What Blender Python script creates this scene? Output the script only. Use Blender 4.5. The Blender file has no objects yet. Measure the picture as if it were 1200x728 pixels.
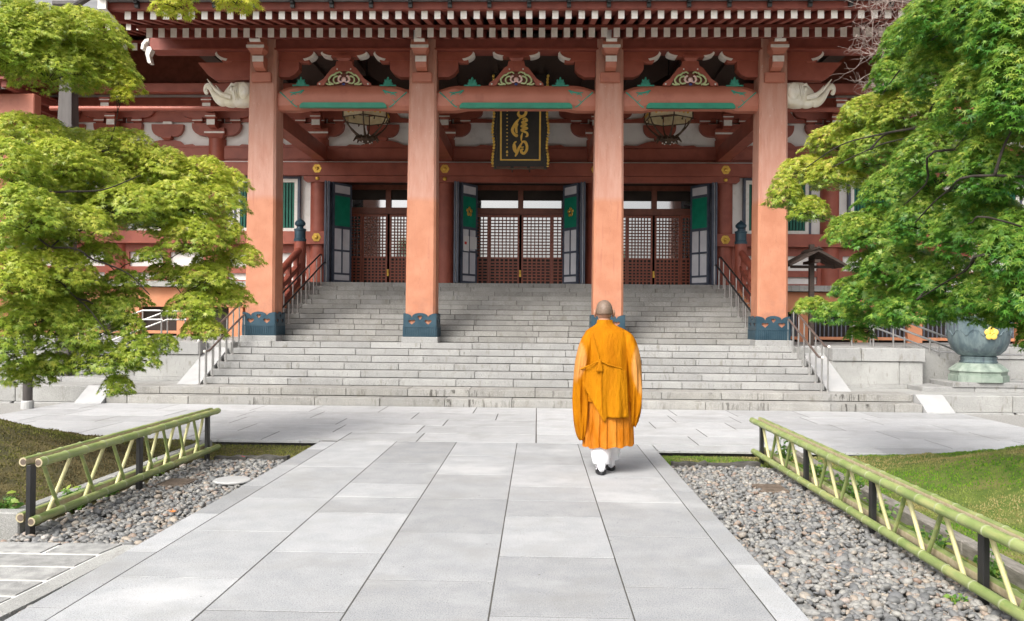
import bpy, bmesh, math, random
import numpy as np
from mathutils import Matrix, Vector, Euler, noise

scene = bpy.context.scene
COL = scene.collection
R = math.radians
PI = math.pi
random.seed(7)
RNG = np.random.default_rng(11)

# ------------------------------------------------------------------ camera
EYE = 1.5
cam_data = bpy.data.cameras.new('camera')
cam = bpy.data.objects.new('camera', cam_data)
COL.objects.link(cam)
cam_data.sensor_width = 36.0
cam_data.lens = 30.0
cam_data.clip_start = 0.05
cam_data.clip_end = 2000
_r = Vector((0.9995267, 0.02948584, 0.00877265))
_u = Vector((-0.00849598, -0.00949544, 0.99991882))
_f = Vector((-0.02956675, 0.9995201, 0.00924044))
cm = Matrix.Identity(4)
for i in range(3):
    cm[i][0], cm[i][1], cm[i][2] = _r[i], _u[i], -_f[i]
cm[2][3] = EYE
cam.matrix_world = cm
scene.camera = cam

# ------------------------------------------------------------------ sky, sun, exposure
SUN_EL, SUN_AZ = R(46), R(212)      # azimuth clockwise from +Y (north): behind the camera, to the left
world = bpy.data.worlds.new('World')
scene.world = world
world.use_nodes = True
wn = world.node_tree.nodes
wl = world.node_tree.links
wn.clear()
w_out = wn.new('ShaderNodeOutputWorld')
w_bg = wn.new('ShaderNodeBackground')
w_sky = wn.new('ShaderNodeTexSky')
w_sky.sky_type = 'NISHITA'
w_sky.sun_disc = False
w_sky.sun_elevation = SUN_EL
w_sky.sun_rotation = SUN_AZ
w_sky.altitude = 50
w_sky.air_density = 1.0
w_sky.dust_density = 7.0
w_sky.ozone_density = 0.6
w_hs = wn.new('ShaderNodeHueSaturation')
w_hs.inputs['Saturation'].default_value = 0.30
wl.new(w_sky.outputs[0], w_hs.inputs['Color'])
wl.new(w_hs.outputs[0], w_bg.inputs[0])
w_bg.inputs[1].default_value = 0.15
wl.new(w_bg.outputs[0], w_out.inputs[0])

sun_d = bpy.data.lights.new('sun', 'SUN')
sun_d.energy = 1.5
sun_d.angle = R(24)
sun_d.color = (1.0, 0.95, 0.87)
sun = bpy.data.objects.new('sun', sun_d)
COL.objects.link(sun)
sdir = Vector((math.sin(SUN_AZ) * math.cos(SUN_EL), math.cos(SUN_AZ) * math.cos(SUN_EL), math.sin(SUN_EL)))
sun.rotation_euler = sdir.to_track_quat('Z', 'Y').to_euler()
sun.location = (-6, -8, 20)

vs = scene.view_settings
vs.view_transform = 'Standard'
vs.look = 'None'
vs.gamma = 1.0
vs.use_curve_mapping = False
vs.exposure = 0.68
scene.render.engine = 'CYCLES'
scene.cycles.max_bounces = 8
scene.cycles.diffuse_bounces = 4
scene.cycles.transparent_max_bounces = 8

# ------------------------------------------------------------------ materials
MATS = {}

def nd(nt, t, **k):
    n = nt.nodes.new(t)
    for a, b in k.items():
        setattr(n, a, b)
    return n

def mat(name, c1, c2=None, scale=6.0, rough=0.6, metal=0.0, bump=0.0, bscale=60.0, rand=0.0, spec=0.5,
        detail=6.0, stretch=None, ramp=(0.35, 0.65), extra=None, sheen=0.0):
    m = bpy.data.materials.new(name)
    m.use_nodes = True
    nt = m.node_tree
    L = nt.links
    b = nt.nodes['Principled BSDF']
    b.inputs['Roughness'].default_value = rough
    b.inputs['Metallic'].default_value = metal
    b.inputs['Specular IOR Level'].default_value = spec
    if sheen:
        b.inputs['Sheen Weight'].default_value = sheen
    geo = nd(nt, 'ShaderNodeNewGeometry')
    pos = geo.outputs['Position']
    if stretch:
        mp = nd(nt, 'ShaderNodeMapping')
        mp.inputs['Scale'].default_value = stretch
        L.new(pos, mp.inputs['Vector'])
        pos = mp.outputs[0]
    c2 = c2 or c1
    nz = nd(nt, 'ShaderNodeTexNoise')
    nz.inputs['Scale'].default_value = scale
    nz.inputs['Detail'].default_value = detail
    L.new(pos, nz.inputs['Vector'])
    cr = nd(nt, 'ShaderNodeValToRGB')
    cr.color_ramp.elements[0].position = ramp[0]
    cr.color_ramp.elements[1].position = ramp[1]
    cr.color_ramp.elements[0].color = (*c1, 1)
    cr.color_ramp.elements[1].color = (*c2, 1)
    L.new(nz.outputs['Fac'], cr.inputs[0])
    out = cr.outputs[0]
    if extra:
        out = extra(nt, L, out, geo)
    if rand:
        oi = nd(nt, 'ShaderNodeObjectInfo')
        mr = nd(nt, 'ShaderNodeMapRange')
        mr.inputs[3].default_value = 1 - rand
        mr.inputs[4].default_value = 1 + rand
        L.new(oi.outputs['Random'], mr.inputs[0])
        hv = nd(nt, 'ShaderNodeHueSaturation')
        L.new(mr.outputs[0], hv.inputs['Value'])
        L.new(out, hv.inputs['Color'])
        out = hv.outputs[0]
    L.new(out, b.inputs['Base Color'])
    if bump:
        n2 = nd(nt, 'ShaderNodeTexNoise')
        n2.inputs['Scale'].default_value = bscale
        n2.inputs['Detail'].default_value = 5
        L.new(pos, n2.inputs['Vector'])
        bp = nd(nt, 'ShaderNodeBump')
        bp.inputs['Strength'].default_value = bump
        bp.inputs['Distance'].default_value = 0.02
        L.new(n2.outputs['Fac'], bp.inputs['Height'])
        L.new(bp.outputs[0], b.inputs['Normal'])
    MATS[name] = m
    return m

def mixc(nt, L, fac, a, b_col, mode='MIX'):
    mx = nd(nt, 'ShaderNodeMix', data_type='RGBA', blend_type=mode)
    if isinstance(fac, float):
        mx.inputs[0].default_value = fac
    else:
        L.new(fac, mx.inputs[0])
    L.new(a, mx.inputs[6])
    if isinstance(b_col, tuple):
        mx.inputs[7].default_value = (*b_col, 1)
    else:
        L.new(b_col, mx.inputs[7])
    return mx.outputs[2]

def thresh(nt, L, geo, scale, lo, hi, stretch=None, detail=4.0, rough=0.55):
    v = geo.outputs['Position']
    if stretch:
        mp = nd(nt, 'ShaderNodeMapping')
        mp.inputs['Scale'].default_value = stretch
        L.new(v, mp.inputs['Vector'])
        v = mp.outputs[0]
    n = nd(nt, 'ShaderNodeTexNoise')
    n.inputs['Scale'].default_value = scale
    n.inputs['Detail'].default_value = detail
    n.inputs['Roughness'].default_value = rough
    L.new(v, n.inputs['Vector'])
    m = nd(nt, 'ShaderNodeMapRange')
    m.inputs[1].default_value = lo
    m.inputs[2].default_value = hi
    L.new(n.outputs['Fac'], m.inputs[0])
    return m.outputs[0]

def speckle(nt, L, out, geo):
    # salt and pepper of polished granite, plus broad worn or damp patches
    f = thresh(nt, L, geo, 120.0, 0.52, 0.66, detail=3.0)
    out = mixc(nt, L, f, out, (0.19, 0.19, 0.187))
    g = thresh(nt, L, geo, 170.0, 0.56, 0.68, detail=2.0)
    out = mixc(nt, L, g, out, (0.52, 0.52, 0.51))
    h = thresh(nt, L, geo, 1.7, 0.50, 0.78, detail=7.0, rough=.65)
    out = mixc(nt, L, h, out, (0.30, 0.30, 0.295))
    return out

def path_patches(nt, L, out, geo):
    out = speckle(nt, L, out, geo)
    # lighter patches, and dirt spreading from the joints in odd spots
    a = thresh(nt, L, geo, .8, .55, .72, detail=6.0, rough=.6)
    out = mixc(nt, L, a, out, (0.47, 0.475, 0.48))
    b = thresh(nt, L, geo, 2.6, .62, .80, detail=9.0, rough=.72)
    out = mixc(nt, L, b, out, (0.25, 0.248, 0.235))
    c = thresh(nt, L, geo, 26.0, .70, .74, detail=3.0)
    return mixc(nt, L, c, out, (0.16, 0.155, 0.145))

def step_stain(nt, L, out, geo):
    out = speckle(nt, L, out, geo)
    f = thresh(nt, L, geo, 3.2, 0.56, 0.70, stretch=(2.6, 0.6, 0.9), detail=7.0, rough=0.7)
    out = mixc(nt, L, f, out, (0.20, 0.19, 0.165))
    # black algae drips on the risers only
    sx = nd(nt, 'ShaderNodeSeparateXYZ')
    L.new(geo.outputs['Normal'], sx.inputs[0])
    mr = nd(nt, 'ShaderNodeMapRange')
    mr.inputs[1].default_value = -0.55
    mr.inputs[2].default_value = -0.9
    L.new(sx.outputs['Y'], mr.inputs[0])
    g = thresh(nt, L, geo, 6.0, 0.59, 0.72, stretch=(2.4, 0.3, 0.55), detail=6.0, rough=0.75)
    mm = nd(nt, 'ShaderNodeMath', operation='MULTIPLY')
    L.new(mr.outputs[0], mm.inputs[0])
    L.new(g, mm.inputs[1])
    return mixc(nt, L, mm.outputs[0], out, (0.11, 0.105, 0.095))

def low_stain(nt, L, out, geo):
    out = step_stain(nt, L, out, geo)
    # black drips hanging from the nosing in ragged groups
    f = thresh(nt, L, geo, 9.0, 0.53, 0.60, stretch=(2.2, .3, .35), detail=5.0, rough=.7)
    h = thresh(nt, L, geo, .9, 0.46, 0.60, stretch=(1, .2, .2), detail=3.0)
    sx = nd(nt, 'ShaderNodeSeparateXYZ')
    L.new(geo.outputs['Normal'], sx.inputs[0])
    mr = nd(nt, 'ShaderNodeMapRange')
    mr.inputs[1].default_value = -0.5
    mr.inputs[2].default_value = -0.9
    L.new(sx.outputs['Y'], mr.inputs[0])
    a = nd(nt, 'ShaderNodeMath', operation='MULTIPLY')
    L.new(f, a.inputs[0])
    L.new(h, a.inputs[1])
    b = nd(nt, 'ShaderNodeMath', operation='MULTIPLY')
    L.new(a.outputs[0], b.inputs[0])
    L.new(mr.outputs[0], b.inputs[1])
    return mixc(nt, L, b.outputs[0], out, (0.07, 0.065, 0.058))

def pillar_paint(nt, L, out, geo):
    # repainted lower third, chalky faded paint above, with scuffs
    sx = nd(nt, 'ShaderNodeSeparateXYZ')
    L.new(geo.outputs['Position'], sx.inputs[0])
    n = nd(nt, 'ShaderNodeTexNoise')
    n.inputs['Scale'].default_value = 1.6
    L.new(geo.outputs['Position'], n.inputs['Vector'])
    ad = nd(nt, 'ShaderNodeMath', operation='MULTIPLY_ADD')
    L.new(n.outputs['Fac'], ad.inputs[0])
    ad.inputs[1].default_value = 0.10
    L.new(sx.outputs['Z'], ad.inputs[2])
    mr = nd(nt, 'ShaderNodeMapRange')
    mr.inputs[1].default_value = 3.90
    mr.inputs[2].default_value = 4.02
    L.new(ad.outputs[0], mr.inputs[0])
    up = mixc(nt, L, thresh(nt, L, geo, 5.0, 0.35, 0.7, stretch=(2, 2, .35)), mixc(nt, L, 1.0, out, (0.47, 0.225, 0.16)), (0.53, 0.30, 0.23))
    sc = thresh(nt, L, geo, 9.0, 0.61, 0.68, detail=9.0, rough=0.7, stretch=(2.2, 2.2, 1))
    mm = nd(nt, 'ShaderNodeMath', operation='MULTIPLY')
    L.new(sc, mm.inputs[0])
    mr2 = nd(nt, 'ShaderNodeMapRange')
    mr2.inputs[1].default_value = 4.3
    mr2.inputs[2].default_value = 5.8
    L.new(sx.outputs['Z'], mr2.inputs[0])
    L.new(mr2.outputs[0], mm.inputs[1])
    up = mixc(nt, L, mm.outputs[0], up, (0.62, 0.45, 0.38))
    out = mixc(nt, L, mr.outputs[0], out, up)
    # rain streaks and hand-height grime, stretched down the post
    st = thresh(nt, L, geo, 4.0, 0.60, 0.82, stretch=(3.5, 3.5, .22), detail=6.0)
    out = mixc(nt, L, st, out, (0.36, 0.13, 0.085))
    # splash grime above the shoe and hairline cracks
    mr3 = nd(nt, 'ShaderNodeMapRange')
    mr3.inputs[1].default_value = 2.3
    mr3.inputs[2].default_value = 1.5
    L.new(ad.outputs[0], mr3.inputs[0])
    gm = nd(nt, 'ShaderNodeMath', operation='MULTIPLY')
    L.new(mr3.outputs[0], gm.inputs[0])
    L.new(thresh(nt, L, geo, 6.0, .45, .75, detail=7.0), gm.inputs[1])
    out = mixc(nt, L, gm.outputs[0], out, (0.33, 0.15, 0.10))
    ck = thresh(nt, L, geo, 3.0, .495, .505, stretch=(3, 3, .30), detail=3.0)
    ck2 = nd(nt, 'ShaderNodeMath', operation='COMPARE')
    L.new(ck, ck2.inputs[0])
    ck2.inputs[1].default_value = .5
    ck2.inputs[2].default_value = .35
    m5 = nd(nt, 'ShaderNodeMath', operation='MULTIPLY')
    L.new(ck2.outputs[0], m5.inputs[0])
    m5.inputs[1].default_value = .30
    return mixc(nt, L, m5.outputs[0], out, (0.30, 0.12, 0.08))

def weather(dark, amount_lo, amount_hi, scale=2.5, stretch=(1, 1, 1)):
    def f(nt, L, out, geo):
        return mixc(nt, L, thresh(nt, L, geo, scale, amount_lo, amount_hi, stretch=stretch, detail=7.0, rough=0.65), out, dark)
    return f

mat('granite', (0.42, 0.43, 0.445), (0.48, 0.485, 0.495), scale=5, rough=0.72, bump=0.10, bscale=150, rand=0.10, extra=speckle)
mat('granite_path', (0.32, 0.332, 0.35), (0.38, 0.388, 0.402), scale=5, rough=0.72, bump=0.14, bscale=150, rand=0.18, extra=lambda nt, L, o, g: path_patches(nt, L, o, g))
mat('granite_step', (0.28, 0.28, 0.275), (0.345, 0.345, 0.335), scale=3, rough=0.75, bump=0.12, bscale=120, rand=0.12, extra=step_stain)
mat('granite_low', (0.25, 0.242, 0.222), (0.33, 0.32, 0.295), scale=4, rough=0.8, bump=0.15, bscale=100, rand=0.12, extra=lambda nt, L, o, g: low_stain(nt, L, o, g))
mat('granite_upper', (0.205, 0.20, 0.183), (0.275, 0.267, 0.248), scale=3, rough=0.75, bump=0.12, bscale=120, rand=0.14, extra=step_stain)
mat('granite_wall', (0.29, 0.29, 0.275), (0.37, 0.37, 0.355), scale=3, rough=0.8, bump=0.2, bscale=90, rand=0.10, extra=step_stain)
mat('white_stone', (0.38, 0.385, 0.39), (0.44, 0.44, 0.435), scale=4, rough=0.6, bump=0.05, bscale=150)
mat('dark_stone', (0.045, 0.043, 0.038), (0.11, 0.105, 0.095), scale=9, rough=0.9, bump=0.6, bscale=40)
mat('soil', (0.10, 0.075, 0.05), (0.17, 0.135, 0.095), scale=8, rough=0.95, bump=0.6, bscale=40)
mat('joint', (0.05, 0.048, 0.044), (0.09, 0.085, 0.075), scale=12, rough=0.95)
mat('mortar', (0.62, 0.62, 0.60), (0.72, 0.715, 0.69), scale=9, rough=0.9, bump=0.2, bscale=80)
mat('paver', (0.24, 0.24, 0.235), (0.36, 0.36, 0.35), scale=14, rough=0.85, bump=0.3, bscale=90, rand=0.12)
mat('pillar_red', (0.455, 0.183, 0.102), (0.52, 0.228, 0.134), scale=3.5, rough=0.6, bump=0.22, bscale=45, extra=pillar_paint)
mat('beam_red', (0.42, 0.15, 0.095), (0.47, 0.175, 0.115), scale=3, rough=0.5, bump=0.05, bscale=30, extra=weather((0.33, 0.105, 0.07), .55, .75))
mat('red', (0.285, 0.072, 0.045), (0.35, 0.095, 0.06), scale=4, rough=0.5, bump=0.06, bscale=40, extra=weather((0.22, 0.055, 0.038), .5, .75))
mat('soffit_red', (0.20, 0.047, 0.032), (0.26, 0.065, 0.045), scale=5, rough=0.6, bump=0.08, bscale=40)  # same red paint as the beams, darkened with the shade under the eaves
mat('wall_orange', (0.52, 0.21, 0.105), (0.57, 0.25, 0.13), scale=3, rough=0.7, bump=0.06, bscale=60)
mat('plaster', (0.80, 0.79, 0.765), (0.85, 0.84, 0.82), scale=3, rough=0.85, bump=0.05, bscale=60, extra=weather((0.60, 0.585, 0.55), .56, .8))
mat('white_paint', (0.80, 0.785, 0.75), (0.72, 0.70, 0.64), scale=12, rough=0.6, bump=0.05, bscale=60)
mat('green_paint', (0.0, 0.19, 0.115), (0.005, 0.24, 0.145), scale=5, rough=0.45)
mat('green_dark', (0.0, 0.10, 0.066), (0.0, 0.13, 0.085), scale=5, rough=0.5)
mat('shoe_metal', (0.022, 0.058, 0.085), (0.042, 0.085, 0.115), scale=5, rough=0.42, metal=0.25, bump=0.1, bscale=40)
mat('black_metal', (0.012, 0.012, 0.013), (0.02, 0.02, 0.02), scale=8, rough=0.45)
mat('steel', (0.55, 0.54, 0.53), (0.45, 0.45, 0.44), scale=8, rough=0.32, metal=0.85)
mat('steel_brown', (0.20, 0.16, 0.14), (0.14, 0.11, 0.10), scale=8, rough=0.4, metal=0.4)
mat('zinc', (0.058, 0.051, 0.049), (0.095, 0.086, 0.082), scale=3, rough=0.5, metal=0.2, stretch=(3, 3, .5))
mat('copper_roof', (0.16, 0.16, 0.165), (0.22, 0.22, 0.225), scale=4, rough=0.55)
mat('gold', (0.83, 0.55, 0.12), (0.68, 0.42, 0.08), scale=14, rough=0.35, metal=0.75, bump=0.1, bscale=60)
mat('gold_paint', (0.92, 0.63, 0.13), (0.84, 0.54, 0.09), scale=14, rough=0.45)
mat('black_lacquer', (0.012, 0.011, 0.011), (0.02, 0.018, 0.017), scale=6, rough=0.3)
mat('bronze_dark', (0.075, 0.052, 0.036), (0.12, 0.085, 0.06), scale=12, rough=0.5, metal=0.5)
mat('lantern_gold', (0.72, 0.62, 0.38), (0.84, 0.76, 0.52), scale=9, rough=0.5)
mat('door_blue', (0.055, 0.068, 0.10), (0.085, 0.10, 0.14), scale=6, rough=0.5)
mat('door_white', (0.60, 0.61, 0.66), (0.68, 0.69, 0.73), scale=5, rough=0.6)
mat('lattice_wood', (0.16, 0.045, 0.025), (0.22, 0.068, 0.04), scale=8, rough=0.45)
mat('door_wood', (0.23, 0.052, 0.028), (0.30, 0.08, 0.042), scale=9, rough=0.4, stretch=(4, 4, .8))
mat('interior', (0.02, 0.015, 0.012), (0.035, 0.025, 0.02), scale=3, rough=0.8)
mat('dark_wood', (0.028, 0.018, 0.013), (0.05, 0.032, 0.024), scale=6, rough=0.7, bump=0.2, bscale=40, stretch=(1, 6, 6))
mat('bark', (0.022, 0.017, 0.013), (0.05, 0.040, 0.032), scale=14, rough=0.9, bump=0.5, bscale=50)
mat('twig_pale', (0.33, 0.27, 0.24), (0.42, 0.34, 0.31), scale=14, rough=0.8)
mat('elephant', (0.80, 0.78, 0.70), (0.72, 0.67, 0.52), scale=5, rough=0.7, bump=0.3, bscale=14)
mat('brown_plate', (0.11, 0.085, 0.065), (0.18, 0.14, 0.11), scale=20, rough=0.8, bump=0.3, bscale=60)
mat('kerb_wood', (0.17, 0.155, 0.135), (0.29, 0.27, 0.24), scale=9, rough=0.9, bump=0.5, bscale=40, stretch=(5, .8, 5))
mat('vent_grey', (0.10, 0.11, 0.14), (0.16, 0.17, 0.21), scale=5, rough=.6)
mat('paper', (0.75, 0.75, 0.76), rough=0.8)
mat('red_ink', (0.55, 0.06, 0.05), rough=0.8)
mat('carve_pink', (0.80, 0.52, 0.47), (0.85, 0.66, 0.62), scale=20, rough=0.6)
mat('carve_green', (0.58, 0.66, 0.36), (0.46, 0.56, 0.28), scale=20, rough=0.6)
mat('carve_blue', (0.03, 0.06, 0.22), rough=0.6)
mat('verdigris', (0.03, 0.26, 0.19), (0.05, 0.34, 0.25), scale=9, rough=0.6)
mat('skin', (0.33, 0.18, 0.118), (0.38, 0.21, 0.14), scale=16, rough=0.5)
mat('stubble', (0.15, 0.105, 0.078), (0.21, 0.145, 0.105), scale=60, rough=0.55)
mat('tabi', (0.80, 0.80, 0.82), (0.74, 0.74, 0.77), scale=6, rough=0.85)
mat('sole', (0.012, 0.012, 0.014), rough=0.5)
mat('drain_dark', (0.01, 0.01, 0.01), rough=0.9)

def cloth(name, c1, c2, trans=0.25, extra=None):
    m = mat(name, c1, c2, extra=extra, scale=9, rough=0.8, bump=0.8, bscale=26, spec=0.12, stretch=(1.4, 1.4, .45))
    nt = m.node_tree
    b = nt.nodes['Principled BSDF']
    o = nt.nodes['Material Output']
    tr = nd(nt, 'ShaderNodeBsdfTranslucent')
    tr.inputs[0].default_value = (*c2, 1)
    ms = nd(nt, 'ShaderNodeMixShader')
    ms.inputs[0].default_value = trans
    nt.links.new(b.outputs[0], ms.inputs[1])
    nt.links.new(tr.outputs[0], ms.inputs[2])
    nt.links.new(ms.outputs[0], o.inputs[0])
    return m
cloth('robe', (0.48, 0.165, 0.002), (0.58, 0.22, 0.003))
cloth('kesa', (0.44, 0.16, 0.002), (0.52, 0.205, 0.003), .12)
cloth('gauze', (0.64, 0.285, 0.07), (0.72, 0.35, 0.11), .3)
def sleeve_mix(nt, L, out, geo):
    at = nd(nt, 'ShaderNodeAttribute', attribute_name='tint')
    return mixc(nt, L, at.outputs['Fac'], out, (0.68, 0.33, 0.10))
cloth('sleeve_cloth', (0.48, 0.165, 0.002), (0.58, 0.22, 0.003), .25, sleeve_mix)
cloth('skirt', (0.50, 0.155, 0.005), (0.62, 0.235, 0.03), .2)

# bamboo: green culm with pale nodes, streaked along its length
def bamboo_extra(nt, L, out, geo):
    f = thresh(nt, L, geo, 7.0, 0.5, 0.72, stretch=(3, .5, 3), detail=5)
    out = mixc(nt, L, f, out, (0.42, 0.42, 0.17))
    g = thresh(nt, L, geo, 2.0, 0.52, 0.75, stretch=(1, 1.4, 1), detail=4)
    return mixc(nt, L, g, out, (0.20, 0.27, 0.09))
mat('bamboo', (0.20, 0.27, 0.085), (0.30, 0.35, 0.14), scale=5, rough=0.42, bump=0.06, bscale=60, rand=0.10, extra=bamboo_extra)
mat('bamboo_node', (0.42, 0.46, 0.27), (0.30, 0.34, 0.18), scale=20, rough=0.5)
mat('bamboo_pale', (0.55, 0.50, 0.27), (0.45, 0.45, 0.20), scale=7, rough=0.5, rand=0.12)
mat('bamboo_cut', (0.50, 0.43, 0.29), (0.40, 0.33, 0.20), scale=30, rough=0.8)

def glass_mat():
    m = bpy.data.materials.new('door_glass')
    m.use_nodes = True
    nt = m.node_tree
    b = nt.nodes['Principled BSDF']
    b.inputs['Base Color'].default_value = (0.55, 0.56, 0.58, 1)
    b.inputs['Metallic'].default_value = 0.85
    b.inputs['Roughness'].default_value = 0.06
    MATS['door_glass'] = m
glass_mat()

def island_mat(name, stops, rough=0.6, trans=0.0, bump=0.0, attr=None, hue=None):
    """colour drawn per mesh island (leaf, pebble, blade) from a ramp; optional attribute shifts along a second ramp"""
    m = bpy.data.materials.new(name)
    m.use_nodes = True
    nt = m.node_tree
    L = nt.links
    b = nt.nodes['Principled BSDF']
    b.inputs['Roughness'].default_value = rough
    geo = nd(nt, 'ShaderNodeNewGeometry')
    def ramp(st):
        cr = nd(nt, 'ShaderNodeValToRGB')
        el = cr.color_ramp.elements
        el[0].position, el[0].color = st[0][0], (*st[0][1], 1)
        el[1].position, el[1].color = st[-1][0], (*st[-1][1], 1)
        for p, c in st[1:-1]:
            e = el.new(p)
            e.color = (*c, 1)
        L.new(geo.outputs['Random Per Island'], cr.inputs[0])
        return cr.outputs[0]
    out = ramp(stops)
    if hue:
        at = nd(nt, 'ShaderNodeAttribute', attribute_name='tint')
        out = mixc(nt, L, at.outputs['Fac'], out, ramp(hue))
    if bump:
        n2 = nd(nt, 'ShaderNodeTexNoise')
        n2.inputs['Scale'].default_value = 70
        n2.inputs['Detail'].default_value = 4
        L.new(geo.outputs['Position'], n2.inputs['Vector'])
        bp = nd(nt, 'ShaderNodeBump')
        bp.inputs['Strength'].default_value = bump
        bp.inputs['Distance'].default_value = 0.01
        L.new(n2.outputs['Fac'], bp.inputs['Height'])
        L.new(bp.outputs[0], b.inputs['Normal'])
        f = thresh(nt, L, geo, 55.0, 0.45, 0.75, detail=5)
        out = mixc(nt, L, f, out, (0.16, 0.16, 0.158))
    L.new(out, b.inputs['Base Color'])
    if trans:
        o = nt.nodes['Material Output']
        tr = nd(nt, 'ShaderNodeBsdfTranslucent')
        hs = nd(nt, 'ShaderNodeHueSaturation')
        hs.inputs['Value'].default_value = 1.5
        L.new(out, hs.inputs['Color'])
        L.new(hs.outputs[0], tr.inputs[0])
        ms = nd(nt, 'ShaderNodeMixShader')
        ms.inputs[0].default_value = trans
        L.new(b.outputs[0], ms.inputs[1])
        L.new(tr.outputs[0], ms.inputs[2])
        L.new(ms.outputs[0], o.inputs[0])
    MATS[name] = m
    return m

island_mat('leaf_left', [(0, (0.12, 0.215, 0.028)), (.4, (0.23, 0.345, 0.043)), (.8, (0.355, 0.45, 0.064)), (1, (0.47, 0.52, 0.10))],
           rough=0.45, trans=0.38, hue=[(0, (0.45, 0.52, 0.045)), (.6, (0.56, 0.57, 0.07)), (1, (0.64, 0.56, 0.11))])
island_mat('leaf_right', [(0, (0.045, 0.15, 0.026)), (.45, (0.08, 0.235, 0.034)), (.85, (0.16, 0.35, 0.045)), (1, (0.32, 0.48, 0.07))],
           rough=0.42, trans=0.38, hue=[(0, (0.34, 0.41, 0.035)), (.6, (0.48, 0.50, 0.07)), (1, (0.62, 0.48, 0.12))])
island_mat('leaf_weed', [(0, (0.05, 0.14, 0.02)), (.6, (0.12, 0.25, 0.04)), (1, (0.30, 0.38, 0.06))], rough=0.5, trans=0.3)
island_mat('leaf_far', [(0, (0.02, 0.045, 0.015)), (1, (0.05, 0.09, 0.03))], rough=0.6, trans=0.2)
island_mat('pebble', [(0, (0.10, 0.105, 0.11)), (.3, (0.215, 0.215, 0.21)), (.52, (0.32, 0.31, 0.285)), (.72, (0.13, 0.135, 0.145)),
                      (.86, (0.36, 0.31, 0.25)), (.96, (0.25, 0.17, 0.13)), (1, (0.48, 0.465, 0.435))], rough=0.62, bump=0.25)
island_mat('moss_green', [(0, (0.045, 0.14, 0.007)), (.5, (0.10, 0.24, 0.010)), (1, (0.20, 0.32, 0.02))], rough=0.9, trans=0.2,
           hue=[(0, (0.22, 0.20, 0.06)), (.6, (0.33, 0.28, 0.11)), (1, (0.42, 0.36, 0.18))])
island_mat('moss_brown', [(0, (0.045, 0.04, 0.012)), (.5, (0.085, 0.065, 0.022)), (1, (0.14, 0.10, 0.04))], rough=0.9, trans=0.15,
           hue=[(0, (0.10, 0.12, 0.018)), (1, (0.20, 0.20, 0.05))])

def bronze_extra(nt, L, out, geo):
    f = thresh(nt, L, geo, 3.0, 0.42, 0.68, stretch=(2.2, 2.2, .55), detail=8, rough=.65)
    out = mixc(nt, L, f, out, (0.21, 0.275, 0.28))
    g = thresh(nt, L, geo, 6.0, 0.55, 0.72, stretch=(2.2, 2.2, .4), detail=6)
    return mixc(nt, L, g, out, (0.07, 0.08, 0.11))
mat('bronze_patina', (0.075, 0.115, 0.135), (0.115, 0.16, 0.175), scale=4, rough=0.55, metal=0.15, bump=0.1, bscale=30, extra=bronze_extra)
mat('pedestal', (0.21, 0.27, 0.22), (0.30, 0.35, 0.30), scale=5, rough=0.7, bump=0.15, bscale=50, extra=weather((0.13, 0.17, 0.145), .5, .7, 5, (1, 1, .4)))

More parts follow.
